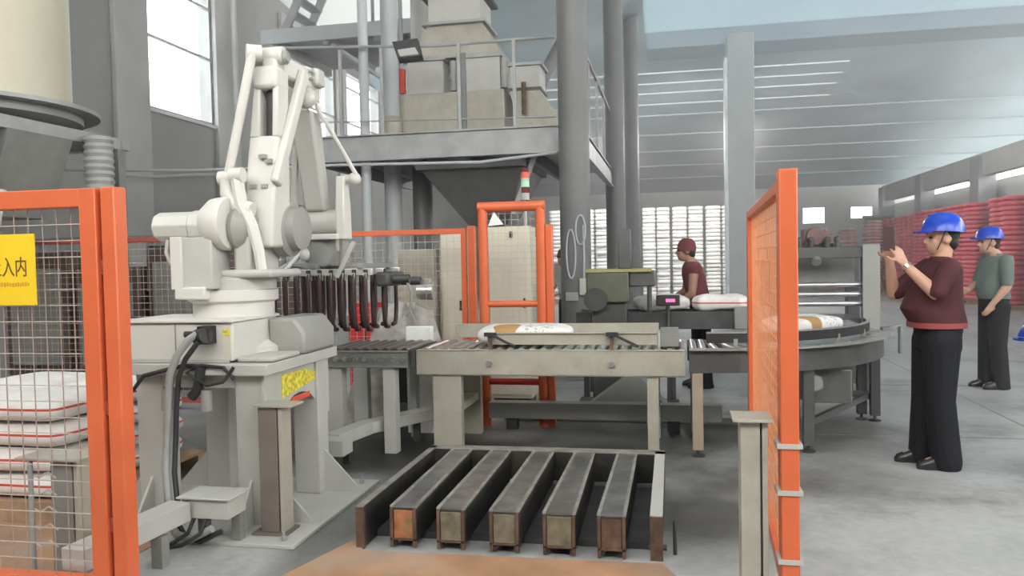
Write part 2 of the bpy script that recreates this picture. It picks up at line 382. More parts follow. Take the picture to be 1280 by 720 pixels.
struct(MB().cyl((XL + .2, 15.25, 4.5), (XL + .2, 15.25, 7.4), .045).build('trim_5', PALEWALL))
struct(MB().box(XL + .0, XL + .2, 15.22, 15.28, 5.0, 5.04).build('trim_6', PALEWALL))
# back wall with small high windows and a dark door
BW = [(6.27, 7.34, 2.92, 3.74), (8.46, 9.5, 3.1, 3.72), (10.55, 11.6, 3.3, 3.72)]
w = MB(); xs = XL - .3
for (a, b, z0, z1) in BW:
    w.box(xs, a, 41, 41.2, 0, 4.72); w.box(a, b, 41, 41.2, 0, z0); w.box(a, b, 41, 41.2, z1, 4.72); xs = b
w.box(xs, 12, 41, 41.2, 0, 4.72)
struct(w.build('wall_back', PALEWALL, smooth=False))
for i, (a, b, z0, z1) in enumerate(BW):
    o = struct(bpy.data.objects.new('window_%d' % (i + 6), None)); COL.objects.link(o); o.location = ((a + b) / 2, 41.1, z0)
    MB().box(a, a + .04, 41.03, 41.15, z0, z1).box(b - .04, b, 41.03, 41.15, z0, z1).box(a, b, 41.03, 41.15, z0, z0 + .04).box(a, b, 41.03, 41.15, z1 - .04, z1).build('window_frame', PALE, o)
    Bx(a, b, 41.08, 41.09, z0, z1).build('pane', GLASS, o, smooth=False)
d = struct(bpy.data.objects.new('door_1', None)); COL.objects.link(d); d.location = (9.0, 38, 0)
Bx(8.35, 9.45, 37.6, 37.7, 0, 3.02).build('door_leaf', DARK, d)
MB().box(8.27, 8.35, 37.55, 37.72, 0, 3.1).box(9.45, 9.53, 37.55, 37.72, 0, 3.1).box(8.27, 9.53, 37.55, 37.72, 3.02, 3.1).build('door_frame', STEEL, d)

# right side: beam band on columns, light gap, low wall
struct(Bx(9.5, 9.8, 10, 39.4, 3.8, 4.5).build('beam', PALEWALL, smooth=False))
for yy in (15.5, 21.6, 27.7, 33.6, 39.2):
    struct(Bx(9.38, 9.9, yy - .38, yy + .38, 0, 4.42).build('column', PALECOL, bevel=.02))
struct(Bx(10.2, 10.4, 8, 41, 0, 3.72).build('wall_right', PALEWALL, smooth=False))

# steel columns of the hall
for (x, yy, r) in ((-1.165, 9.93, .19), (-1.06, 15.8, .185), (-.93, 20.2, .175)):
    c = struct(MB().cyl((x, yy, 0), (x, yy, roof_z(yy) - .05), r, n=28).build('column', COLUMN))
    MB().box(x - .28, x + .28, yy - .28, yy + .28, 0, .03).build('base_plate', STEEL, c)
c = struct(MB().box(1.23, 1.79, 18, 18.5, 0, 6.27).build('column', PALECOL, bevel=.015))
Bx(1.17, 1.23, 17.97, 18.4, 0, 5.75).build('flange', PURLIN, c)

# rust-stained steel plates in the floor, near the camera
struct(MB().prism([(-1.93, 3.2), (.02, 3.2), (.02, 3.72), (-.06, 3.9), (-1.58, 3.86), (-1.70, 4.0)], 'z', 0, .008).build('trim_1', RUSTFLOOR, smooth=False))
t2 = struct(Bx(.03, .24, 3.2, 3.76, 0, .012).build('trim_2', PALE, smooth=False))
struct(Bx(-5.4, -2.75, 2.2, 4.1, 0, .006).build('trim_3', RUSTFLOOR, smooth=False))
# slab joints
for (x0, x1, y0, y1) in ((.9, 9, 6.93, 6.945), (.9, 9, 9.6, 9.62), (2.9, 2.915, 3, 18), (5.2, 5.22, 3, 25)):
    struct(Bx(x0, x1, y0, y1, 0, .002).build('trim_4', MGREY, smooth=False))

# ================================================================== MEZZANINE AND WHAT STANDS ON IT
mz = thing('steel_mezzanine', 'raised grey steel platform with guard rail carrying the hoppers', 'platform', (-3, 10.2, 0))
MB().box(-5.3, -1.08, 10.17, 10.19, 2.87, 3.2).box(-5.3, -1.08, 10.13, 10.26, 3.18, 3.2).box(-5.3, -1.08, 10.13, 10.26, 2.85, 2.875).build('front_girder', STEEL, mz)
Bx(-5.3, -1.1, 10.27, 15.5, 3.13, 3.18).build('deck', MGREY, mz)
MB().box(-1.13, -1.10, 10.27, 15.5, 2.87, 3.2).box(-1.16, -1.07, 10.27, 15.5, 2.85, 2.875).build('side_girder', STEEL, mz)
for k in range(6):
    x = -5.1 + k * .78
    Bx(x - .04, x + .04, 10.27, 15.4, 2.93, 3.12).build('joist', DARK, mz)
MB().cyl((-4.05, 10.33, 0), (-4.05, 10.33, 6.4), .066).build('post', PALECOL, mz)
p = MB().cyl((-3.93, 11.05, 0), (-3.93, 11.05, 6.9), .125, n=20).build('post', PALECOL, mz)
MB().lathe([(.148, 3.18), (.148, 3.55), (.135, 3.58)], (-3.93, 11.05, 0)).build('pipe_collar', BEIGE, p)
MB().cyl((-3.66, 11.6, 0), (-3.66, 11.6, 2.9), .15, n=20).build('post', COLUMN, mz)
MB().tube([(-5.3, 10.18, 4.44), (-3, 10.18, 4.31), (-1.42, 10.18, 4.31)], .022).build('top_rail', STEEL, mz)
MB().tube([(-5.3, 10.18, 3.42), (-1.42, 10.18, 3.30)], .010).build('lower_rail', STEEL, mz)
for x in (-5.25, -4.32, -3.74, -2.68, -1.95):
    Bx(x - .02, x + .02, 10.16, 10.2, 3.2, 4.33).build('rail_post', STEEL, mz)
Bx(-2.72, -2.60, 10.20, 10.24, 3.2, 4.2).build('rail_post', COLUMN, mz)
MB().bar((-1.13, 10.4, 4.3), (-1.13, 15.4, 4.3), .04, .04).build('side_rail', STEEL, mz)
for yy in (11.5, 12.8, 14.1):
    Bx(-1.15, -1.11, yy - .02, yy + .02, 3.2, 4.28).build('rail_post', STEEL, mz)
MB().tube([(-8.9, 10.1, 2.93), (-6.5, 10.1, 2.82), (-4.3, 10.07, 2.80), (-2.4, 10.10, 2.76), (-1.40, 10.10, 2.84)], .02).build('conduit', PALECOL, mz)

# weighing and mixing machine on the deck
hm = thing('weighing_hopper', 'beige weighing machine with stacked square hoppers on the platform', 'machine', (-3, 11.5, 3.18))
Bx(-3.95, -2.30, 11.2, 12.3, 3.19, 3.92).build('lower_casing', BEIGE, hm, .015)
for x0, x1 in ((-3.74, -3.2), (-2.9, -2.36)):
    Bx(x0, x1, 11.25, 11.9, 3.92, 4.4).build('feed_box', PALE, hm, .01)
    Bx(x0 - .04, x1 + .04, 11.21, 11.94, 4.39, 4.42).build('flange', STEEL, hm)
Bx(-3.78, -2.32, 11.25, 12.1, 4.42, 4.46).build('flange', STEEL, hm)
def frustum(x0, x1, y0, y1, z0, X0, X1, Y0, Y1, z1):
    return MB().add([(x0, y0, z0), (x1, y0, z0), (x1, y1, z0), (x0, y1, z0), (X0, Y0, z1), (X1, Y0, z1), (X1, Y1, z1), (X0, Y1, z1)],
                    [(3, 2, 1, 0), (4, 5, 6, 7), (0, 1, 5, 4), (1, 2, 6, 5), (2, 3, 7, 6), (3, 0, 4, 7)])
frustum(-3.7, -2.34, 11.28, 12.05, 4.46, -3.44, -2.62, 11.3, 12.0, 4.9).build('hopper_cone', BEIGE, hm)
Bx(-3.5, -2.56, 11.22, 12.06, 4.9, 4.94).build('flange', STEEL, hm)
Bx(-3.42, -2.64, 11.3, 12.0, 4.94, 5.3).build('upper_bin', PALE, hm, .01)
Bx(-3.52, -2.54, 11.22, 12.06, 5.3, 5.35).build('flange', DARK, hm)
frustum(-3.4, -2.66, 11.3, 12, 5.35, -3.6, -2.46, 11.2, 12.1, 6.2).build('upper_cone', PALE, hm)
Bx(-3.86, -3.78, 11.22, 11.3, 3.95, 4.3).build('red_cylinder', REDLBL, hm, label='small red box on the casing edge')
for x in (-3.06, -2.315):
    MB().cyl((x, 11.3, 3.95), (x, 11.3, 4.38), .05).lathe([(.06, 0), (.06, .1)], (x - .01, 11.3, 4.1)).build('air_cylinder', LGREY, hm)
sh = thing('side_hopper', 'small flared grey hopper at the right end of the platform', 'hopper', (-2, 11.5, 3.18))
frustum(-2.14, -1.56, 11.3, 11.9, 3.5, -2.24, -1.80, 11.32, 11.85, 3.9).build('flared_skirt', BEIGE, sh)
Bx(-2.26, -1.78, 11.3, 11.87, 3.9, 3.94).build('flange', DARK, sh)
Bx(-2.24, -1.8, 11.32, 11.85, 3.94, 4.25).build('bin', PALE, sh, .01)
Bx(-2.26, -1.76, 11.28, 11.89, 4.25, 4.29).build('lid', STEEL, sh)
Bx(-2.18, -1.5, 11.25, 11.95, 3.182, 3.5).build('base_frame', BEIGE, sh, .01)
MB().cyl((-2.02, 11.24, 3.55), (-2.02, 11.24, 4.0), .035).build('air_cylinder', RUST, sh)
tag(MB().tube([(-1.62, 12.6, 4.9), (-1.95, 12.5, 4.3), (-2.1, 12.45, 3.8), (-2.12, 12.45, 3.19)], .11, 14).build('inclined_chute_pipe', COLUMN), 'slanting grey pipe rising behind the small flared hopper', 'pipe')
dp = thing('dust_duct', 'white vertical dust duct with side pipes behind the weighing machine', 'duct', (-3.9, 13, 3.18))
MB().cyl((-3.95, 13, 3.2), (-3.95, 13, 7.9), .28, n=24).build('duct_body', PALE, dp)
for x in (-4.45, -4.32): MB().cyl((x, 12.7, 3.2), (x, 12.7, 7.9), .035).build('side_pipe', PALECOL, dp)
fl = thing('floodlight', 'dark square floodlight hung under the platform guard rail', 'lamp', (-3.45, 10.1, 4.25))
MB().add([(-3.58, 10.16, 4.40), (-3.23, 10.16, 4.42), (-3.13, 10.02, 4.16), (-3.46, 10.02, 4.14),
          (-3.58, 10.25, 4.37), (-3.23, 10.25, 4.39), (-3.13, 10.12, 4.11), (-3.46, 10.12, 4.09)],
         [(0, 1, 2, 3), (7, 6, 5, 4), (0, 4, 5, 1), (1, 5, 6, 2), (2, 6, 7, 3), (3, 7, 4, 0)]).build('lamp_housing', DARK, fl, .006)
MB().add([(-3.47, 10.055, 4.26), (-3.23, 10.055, 4.275), (-3.17, 10.015, 4.18), (-3.42, 10.015, 4.165),
          (-3.47, 10.06, 4.25), (-3.23, 10.06, 4.265), (-3.17, 10.03, 4.17), (-3.42, 10.03, 4.155)],
         [(0, 1, 2, 3), (7, 6, 5, 4), (0, 4, 5, 1), (1, 5, 6, 2), (2, 6, 7, 3), (3, 7, 4, 0)]).build('lamp_glass', PALE, fl)
MB().cyl((-3.39, 10.2, 4.30), (-3.39, 10.2, 4.345), .02).build('bracket', STEEL, fl)

# discharge hopper under the platform
dh = thing('discharge_hopper', 'dark inverted pyramid hopper hanging below the platform', 'hopper', (-2.6, 11, 2.0))
frustum(-2.75, -2.2, 10.8, 11.4, 1.98, -3.3, -1.9, 10.4, 12.0, 2.72).build('hopper_cone', DGREY, dh)
Bx(-3.36, -1.84, 10.34, 12.06, 2.72, 2.80).build('flange', DARK, dh)
MB().bar((-1.75, 10.45, 2.85), (-2.05, 10.45, 2.1), .09, .06).build('strut', STEEL, dh)
Bx(-2.6, -2.35, 10.95, 11.25, 1.6, 1.98).build('spout', DARK, dh)
MB().box(-3.3, -3.24, 10.5, 10.56, 2.8, 2.928).box(-1.93, -1.87, 10.5, 10.56, 2.8, 3.128).build('hanger', DARK, dh)

def added_high_bay(x, y, z, label):  # added lamps, out of sight, that brighten the white sack wall
    t = thing('added_high_bay_lamp', label, 'lamp', (x, y, z))
    MB().lathe([(.20, 0), (.19, .05), (.09, .22), (.07, .30)], (x, y, z)).build('shade', STEEL, t)
    MB().ball((x, y, z + .02), .06).build('bulb', emit('added_lamp_bulb', (1, .97, .9), 20), t)
    MB().cyl((x, y, z + .3), (x, y, roof_z(y)), .012).build('hanging_rod', STEEL, t)
    l = bpy.data.lights.new('added_lamp_light', 'POINT'); l.energy = 280; l.shadow_soft_size = .12; l.color = (1, .97, .92)
    lo_ = bpy.data.objects.new('added_lamp_light', l); COL.objects.link(lo_); lo_.parent = t; lo_.location = (0, 0, -.09)
added_high_bay(-1.60, 23.6, 4.9, 'added unseen high bay lamp behind the second round steel column')
added_high_bay(1.90, 23.0, 4.9, 'added unseen high bay lamp behind the pale square column')

# upper walkway at the far left
uw = thing('upper_walkway', 'high dark steel walkway with stairs above the left windows', 'walkway', (-6, 14.5, 5.5))
Bx(-7.5, -4.2, 14.0, 16.6, 5.72, 5.80).build('deck', STEEL, uw)
MB().box(-7.5, -4.15, 13.96, 14.02, 5.62, 5.88).build('edge_beam', PALECOL, uw)
for k in range(4): Bx(-7.3 + k, -7.2 + k, 14.05, 16.5, 5.55, 5.72).build('joist', STEEL, uw)
MB().bar((-7.2, 14.3, 5.88), (-6.3, 14.3, 7.6), .05, .16).bar((-7.2, 15.1, 5.88), (-6.3, 15.1, 7.6), .05, .16).build('stair_stringer', STEEL, uw)
for k in range(7):
    t = (k + .5) / 7; Bx(-7.32 + .9 * t, -7.08 + .9 * t, 14.3, 15.1, 5.88 + 1.7 * t, 5.91 + 1.7 * t).build('tread', STEEL, uw)
MB().bar((-5.4, 14.3, 5.88), (-5.4, 14.3, 7.4), .05, .05).bar((-6.0, 14.3, 7.3), (-4.2, 14.3, 7.3), .04, .04).build('hand_rail', STEEL, uw)
for x, zb in ((-7.4, 0), (-4.3, 3.182)): MB().box(x - .06, x + .06, 15.5, 15.62, zb, 5.72).build('post', PALECOL, uw)
MB().bar((-6.2, 14.2, 5.6), (-5.0, 15.6, 4.7), .06, .06).build('brace', PALECOL, uw)

# silo and frame at the top left
si = thing('cream_silo', 'cream cylindrical silo on a dark frame at the upper left', 'silo', (-7.0, 7.0, 2.95))
MB().lathe([(1.0, 3.14), (1.0, 5.6), (.9, 5.8)], (-7.02, 6.9, 0), n=48).build('shell', CREAM, si)
MB().lathe([(1.26, 3.08), (1.26, 3.12), (1.02, 3.14)], (-7.02, 6.9, 0), n=48).build('flange', STEEL, si)
MB().lathe([(.8, 2.9), (1.1, 3.0), (1.1, 3.08)], (-7.02, 6.9, 0), n=48).build('neck', LGREY, si)
sf = thing('silo_support_frame', 'dark steel support frame under the cream silo', 'frame', (-7, 7, 0))
for (a, b) in (((-5.98, 5.6, 2.85), (-5.98, 7.95, 2.85)), ((-8.1, 5.6, 2.85), (-8.1, 7.95, 2.85)), ((-8.2, 5.65, 2.85), (-5.9, 5.65, 2.85)), ((-8.2, 7.9, 2.85), (-5.9, 7.9, 2.85))):
    MB().bar(a, b, .12, .12).build('beam', STEEL, sf)
for (x, yy) in ((-5.98, 7.85), (-8.1, 7.85), (-5.98, 6.12), (-8.1, 5.7)): Bx(x - .06, x + .06, yy - .06, yy + .06, 0, 2.79).build('leg', MGREY, sf)
MB().prism([(-6.9, 2.79), (-5.9, 2.79), (-6.2, 2.0), (-6.8, 2.0)], 'y', 6.3, 7.1).build('hopper_box', MGREY, sf)
prof = [(.13 + (.018 if k % 2 else 0), 2.84 - k * .035) for k in range(20)]
tag(MB().lathe(prof[::-1], (-5.77, 7.3, 0), n=20).build('flexible_duct', DUCT), 'ribbed grey flexible duct hanging beside the silo frame', 'duct')
tag(MB().tube([(-5.75, 6.05, 2.2), (-5.78, 6.0, 1.9), (-5.8, 5.95, 1.6), (-5.8, 5.95, 0)], .03).build('vent_hose', PALE), 'pale hose running down behind the near left fence', 'hose')
tag(MB().tube([(-8.62, 11, 2.95), (-8.62, 12.2, 3.02), (-8.6, 13.6, 3.2), (-8.62, 14.6, 3.3)], .025).build('wall_cable', PALE), 'pale cable sagging along the left wall below the window', 'cable')
mc = thing('dark_machine_row', 'dark brown machinery standing in shade behind the left fence', 'machine', (-6.2, 8.8, 0))
for k, (x0, x1, z) in enumerate(((-8.2, -7.3, 1.7), (-7.2, -6.3, 1.5), (-6.2, -5.5, 1.75), (-5.4, -4.6, 1.3))):
    Bx(x0, x1, 8.6, 9.4, .15, z).build('casing', mat('dark_brown_casing', (.10, .07, .065), .6, 0), mc, .02)
    Bx(x0 + .1, x1 - .1, 8.55, 8.6, .3, z - .2).build('access_panel', MGREY, mc, .01)
    Bx(x0 + .05, x1 - .05, 8.65, 9.3, 0, .15).build('foot', DARK, mc)
MB().box(-8.0, -4.8, 8.7, 8.78, 1.8, 1.88).build('pipe_rack', STEEL, mc)
for x in (-7.8, -6.25, -5.45): Bx(x - .03, x + .03, 8.71, 8.77, 1.2, 1.8).build('rack_leg', STEEL, mc)

# ================================================================== FENCES
def fence_panel(t, p, q, z0, z1, tube, fm, wm, pitch=.072):
    p, q = Vector((*p, 0)), Vector((*q, 0)); d = (q - p).normalized(); Ln = (q - p).length; h = tube / 2
    up = Vector((0, 0, 1))
    for k in (h, Ln - h): MB().bar(p + d * k + up * z0, p + d * k + up * z1, tube, tube, (d.y, -d.x, 0)).build('stile', fm, t, .004)
    for z in (z0 + h, z1 - h): MB().bar(p + d * tube + up * z, q - d * tube + up * z, tube, tube).build('rail', fm, t, .004)
    wm_ = MB(); n = max(1, int((Ln - 2 * tube) / pitch))
    for k in range(1, n + 1):
        c = p + d * (tube + k * (Ln - 2 * tube) / (n + 1)); wm_.bar(c + up * (z0 + tube), c + up * (z1 - tube), .0036, .0036, (d.y, -d.x, 0))
    wm_.build('upright_wires', wm, t, kind='stuff', smooth=False); wm_ = MB()
    n = int((z1 - z0 - 2 * tube) / pitch); nn = Vector((d.y, -d.x, 0)) * .0045
    for k in range(1, n + 1):
        c = up * (z0 + tube + k * (z1 - z0 - 2 * tube) / (n + 1)); wm_.bar(p + d * tube + c + nn, q - d * tube + c + nn, .004, .004)
    wm_.build('cross_wires', TOPLITWIRE if wm is WIRE else wm, t, kind='stuff', smooth=False)

f1 = thing('safety_fence', 'orange wire mesh safety fence with yellow sign, nearest on the left', 'fence', (-3.2, 3, 0))
fence_panel(f1, (-3.95, 3.0), (-2.37, 3.0), .08, 1.835, .078, ORANGE, WIRE)
po = MB().box(-2.352, -2.285, 2.97, 3.05, .015, 1.838).build('post', ORANGE, f1, .006)
Bx(-2.40, -2.24, 2.93, 3.10, 0, .015).build('foot_plate', ORANGE, po)
for z in (1.5, .9, .4): Bx(-2.372, -2.35, 2.98, 3.03, z - .03, z + .03).build('clamp', TRACK, po)

sg = thing('warning_sign', 'yellow warning sign with dark characters wired to the left fence', 'sign', (-2.88, 2.95, 1.35))
Bx(-3.10, -2.668, 2.954, 2.962, 1.345, 1.65).build('plate', YELLOW, sg)
def text(body, size, x, z, y, m, name='lettering'):
    cu = bpy.data.curves.new(name, 'FONT'); cu.body = body; cu.size = size; cu.extrude = .001; cu.align_x = 'CENTER'; cu.align_y = 'CENTER'
    tmp = bpy.data.objects.new(name, cu); COL.objects.link(tmp)
    dg = bpy.context.evaluated_depsgraph_get(); me = bpy.data.meshes.new_from_object(tmp.evaluated_get(dg))
    bpy.data.objects.remove(tmp); me.materials.clear(); me.materials.append(m)
    o = bpy.data.objects.new(name, me); COL.objects.link(o); o.parent = sg
    o.location = Vector((x, y, z)) - sg.location; o.rotation_euler = (PI / 2, 0, 0); o.scale = (.70, 1, 1); return o
text('\u7981\u6b62\u5165\u5185', .092, -2.831, 1.503, 2.953, INK)
sm = MB()
rr = random.Random(3); x = -3.06
while x < -2.70:
    ww = rr.uniform(.006, .011); sm.box(x, x + ww, 2.9525, 2.954, 1.428 - rr.uniform(0, .004), 1.440 + rr.uniform(0, .004)); x += ww + .004
sm.build('small_print', INKORANGE, sg, smooth=False)

f2 = thing('safety_fence', 'orange wire mesh safety fence running away beside the right aisle', 'fence', (.48, 4.5, 0))
fence_panel(f2, (.450, 3.36), (.545, 5.8), .12, 1.80, .05, ORANGE, WIREO)
po = Bx(.412, .482, 3.26, 3.345, .012, 1.83).build('post', ORANGE, f2, .005)
Bx(.40, .53, 3.22, 3.4, 0, .012).build('foot_plate', ORANGE, po)
for z in (.745, .56, .285): Bx(.398, .494, 3.252, 3.353, z - .009, z + .009).build('strap', PALE, po)
po2 = Bx(.52, .58, 5.8, 5.86, .0, 1.8).build('post', ORANGE, f2, .005)
f3 = thing('rear_safety_fence', 'long low red wire fence running behind the robot', 'fence', (-3.5, 7.35, 0))
for (a, b, fm, wmm) in ((-7.2, -5.65, TRACK, WIRE), (-5.6, -4.05, TRACK, WIRE), (-4.0, -1.9, ORANGE, TOPLITWIRE)):
    fence_panel(f3, (a, 7.35), (b, 7.35), .1, 1.80, .05, fm, wmm)
for x in (-5.625, -4.025): Bx(x - .03, x + .03, 7.33, 7.37, 0, 1.8).build('post', TRACK, f3)
Bx(-1.88, -1.81, 7.31, 7.38, 0, 1.82).build('post', ORANGE, f3, .005)
g = thing('fence_gate', 'tall orange tubular gate with mesh behind the conveyor', 'gate', (-1.4, 7.05, 0))
def pipe(*pts): return MB().tube(pts, .042, 10)
MB().cyl((-1.66, 7.02, .0), (-1.66, 7.02, 1.97), .044).build('stile', ORANGE, g)
MB().cyl((-1.135, 7.02, .0), (-1.135, 7.02, 1.97), .044).build('stile', ORANGE, g)
MB().cyl((-1.70, 7.02, 1.97), (-1.095, 7.02, 1.97), .046).build('rail', ORANGE, g)
for z, q in ((1.10, ORANGE), (.40, RED), (.52, RED)): MB().cyl((-1.63, 7.02, z), (-1.165, 7.02, z), .03).build('rail', q, g)
Bx(-1.09, -1.03, 7.0, 7.08, 0, 1.80).build('side_post', ORANGE, g, .005)
wm_ = MB()
for k in range(1, 8): x = -1.63 + k * .058; wm_.bar((x, 7.03, .43), (x, 7.03, 1.94), .004, .004, (0, 1, 0))
for k in range(26): z = .46 + k * .058; wm_.bar((-1.63, 7.035, z), (-1.16, 7.035, z), .004, .004)
wm_.build('wire_mesh', TOPLITWIRE, g, kind='stuff', smooth=False)
tag(MB().add([(-1.60, 6.972, 1.80), (-1.46, 6.972, 1.81), (-1.545, 6.972, 1.925), (-1.60, 6.976, 1.80), (-1.46, 6.976, 1.81), (-1.545, 6.976, 1.925)],
             [(0, 1, 2), (5, 4, 3), (0, 3, 4, 1), (1, 4, 5, 2), (2, 5, 3, 0)]).build('paper_tag', PAPER), 'white triangular paper hanging from the top of the orange gate', 'paper')

# ================================================================== LIGHT-CURTAIN POSTS
def sensor_post(x0, x1, y0, y1, z, cap, label, m=BEIGE, zb=0):
    t = thing('sensor_post', label, 'post', ((x0 + x1) / 2, (y0 + y1) / 2, 0))
    Bx(x0, x1 - .03, y0, y1, zb + .012, z - .012).build('channel', m, t, .003)
    Bx(x1 - .03, x1 - .022, y0 + .02, y1, zb + .012, z - .012).build('groove', DARK, t)
    Bx(x1 - .022, x1, y0, y1, zb + .012, z - .012).build('flange', BEIGE, t, .002)
    Bx(*cap, z - .012, z).build('cap_plate', BEIGE, t, .002)
    Bx(x0 - .04, x1 + .02, y0 - .03, y1 + .03, zb, zb + .012).build('foot_plate', m, t)
    return t
sensor_post(.262, .368, 3.3, 3.42, .845, (.232, .385, 3.27, 3.46), 'beige capped sensor post standing against the right orange fence', BEIGE)
sensor_post(-2.225, -2.085, 3.98, 4.09, .735, (-2.24, -2.02, 3.96, 4.12), 'beige capped sensor post standing before the robot pedestal', mat('brown_grey_steel', (.17, .145, .125), .6), .023)
lp = sensor_post(-2.985, -2.835, 3.35, 3.47, .585, (-3.14, -2.79, 3.3, 3.5), 'grey capped sensor post seen through the left fence', MGREY)
MB().cyl((-3.07, 3.32, 0), (-3.07, 3.32, .573), .012).build('rod', STEEL, lp)
tw = MB()
for k in range(5):
    z = .50 - k * .085; tw.tube([(-3.07, 3.33, z), (-3.03, 3.33, z - .015), (-2.99, 3.34, z + .01), (-2.95, 3.345, z - .02)], .005, 6)
tw.build('tie_wires', PALE, lp)

# ================================================================== ROBOT
pd = thing('robot_pedestal', 'pale grey four-legged steel pedestal carrying the white robot', 'pedestal', (-2.65, 4.5, 0))
Bx(-3.35, -1.96, 3.83, 5.1, 0, .022).build('base_plate', PALE, pd, .004)
for (x, yy) in ((-2.98, 4.19), (-2.35, 4.19), (-2.95, 4.83), (-2.31, 4.81)):
    Bx(x - .085, x + .085, yy - .075, yy + .075, .022, .88).build('leg', PALE, pd, .006)
for (x, s, yy) in ((-2.265, 1, 4.19), (-2.225, 1, 4.81), (-3.065, -1, 4.19), (-3.035, -1, 4.83)):
    MB().prism([(x, .022), (x + s * .26, .022), (x, .30)], 'y', yy - .008, yy + .008).build('gusset', PALE, pd)
for (x, yy) in ((-2.98, 4.115), (-2.35, 4.115)):
    MB().prism([(yy, .022), (yy - .2, .022), (yy, .28)], 'x', x - .008, x + .008).build('gusset', PALE, pd)
Bx(-3.12, -2.2, 4.05, 5.0, .88, .945).build('table_top', PALE, pd, .006)
Bx(-2.9, -2.42, 4.12, 4.16, .80, .88).build('front_apron', PALE, pd, .004)
def arch(y0, y1, z0, z1, r, n=10):
    a = [(y0, z1), (y0, z0)]; cy = (y0 + y1) / 2
    return a + [(cy - r * math.cos(PI * k / n), z0 + r * .75 * math.sin(PI * k / n)) for k in range(n + 1)] + [(y1, z0), (y1, z1)]
MB().prism(arch(4.10, 4.95, .52, .88, .26), 'x', -2.262, -2.245).build('side_apron', PALE, pd, label='arched side plate with warning stickers')
MB().prism([(4.3, .71), (4.82, .775), (4.78, .80), (4.62, .845), (4.3, .85)], 'x', -2.2445, -2.242).build('warning_sticker', LIME, pd, label='yellow warning sticker')
Bx(-2.2445, -2.242, 4.42, 4.66, .665, .70).build('red_label', REDLBL, pd, label='small red label')
for (x, yy) in ((-2.05, 3.9), (-2.05, 5.0), (-3.2, 3.9), (-2.7, 3.9)): MB().cyl((x, yy, .022), (x, yy, .045), .016, n=6).cyl((x, yy, .045), (x, yy, .07), .008, n=6).build('anchor_bolt', STEEL, pd)

rb = thing('palletizing_robot', 'white articulated palletizing robot on the grey pedestal', 'robot', (-2.66, 4.5, .945))
Bx(-3.15, -2.43, 4.10, 4.62, .955, 1.175).build('base_box', WHITE, rb, .012)
Bx(-3.17, -2.42, 4.08, 4.64, 1.175, 1.19).build('base_lid', WHITE, rb, .004)
Bx(-3.14, -2.45, 4.092, 4.1, .948, .965).build('base_skirt', PALE, rb)
Bx(-2.79, -2.785, 4.094, 4.1, .97, 1.17).build('panel_seam', LGREY, rb)
Bx(-2.49, -2.44, 4.094, 4.1, .99, 1.15).build('label_plate', IVORY, rb)
Bx(-2.485, -2.445, 4.091, 4.094, 1.10, 1.135).build('yellow_label', LIME, rb)
MB().prism([(-2.43, .948), (-2.19, .948), (-2.19, 1.08), (-2.26, 1.17), (-2.43, 1.17)], 'y', 4.50, 4.95).build('base_lobe', LGREY, rb, .02)
MB().lathe([(.30, .948), (.30, 1.0), (.24, 1.04), (.22, 1.14), (.24, 1.19)], (-2.66, 4.55, 0), n=36).build('base_casting', WHITE, rb)
MB().box(-2.42, -2.2, 4.12, 4.46, .948, .975).build('base_foot', PALE, rb, .01)
MB().lathe([(.24, 1.19), (.24, 1.27), (.265, 1.285), (.265, 1.345), (.25, 1.35)], (-2.66, 4.52, 0), n=40).build('turret_ring', WHITE, rb)
tu = MB().lathe([(.22, 1.35), (.22, 1.415), (.2, 1.43)], (-2.62, 4.52, 0), n=40).build('turret', PALE, rb)
MB().box(-2.76, -2.30, 4.32, 4.72, 1.42, 1.47).box(-2.55, -2.44, 4.34, 4.7, 1.45, 1.68).build('shoulder_bracket', PALE, rb, .02)
# shoulder motor (axis along x) with its housing and box
MB().lathe([(.07, 0), (.088, .02), (.088, .24), (.094, .25), (.094, .34)], (-3.03, 4.32, 1.735), (1, 0, 0), n=8).build('shoulder_motor', WHITE, rb, .008)
MB().lathe([(.105, 0), (.15, .06), (.16, .14), (.15, .16)], (-2.72, 4.34, 1.745), (1, 0, 0), n=28).build('motor_housing', WHITE, rb)
bxo = Bx(-2.86, -2.62, 4.22, 4.42, 1.36, 1.665).build('junction_box', PALE, rb, .008)
Bx(-2.875, -2.80, 4.20, 4.43, 1.36, 1.67).build('box_cover', WHITE, bxo, .006)
Bx(-2.855, -2.66, 4.20, 4.43, 1.30, 1.375).build('box_shelf', WHITE, rb, .01)
MB().tube([(-2.95, 4.3, 1.66), (-2.95, 4.28, 1.58), (-2.92, 4.28, 1.51), (-2.87, 4.3, 1.48)], .014).build('motor_cable', PALE, rb)
MB().lathe([(.135, 0), (.145, .03), (.12, .08), (.06, .12)], (-2.555, 4.42, 1.715), (1, 0, 0), n=28).build('shoulder_disc', LGREY, rb)
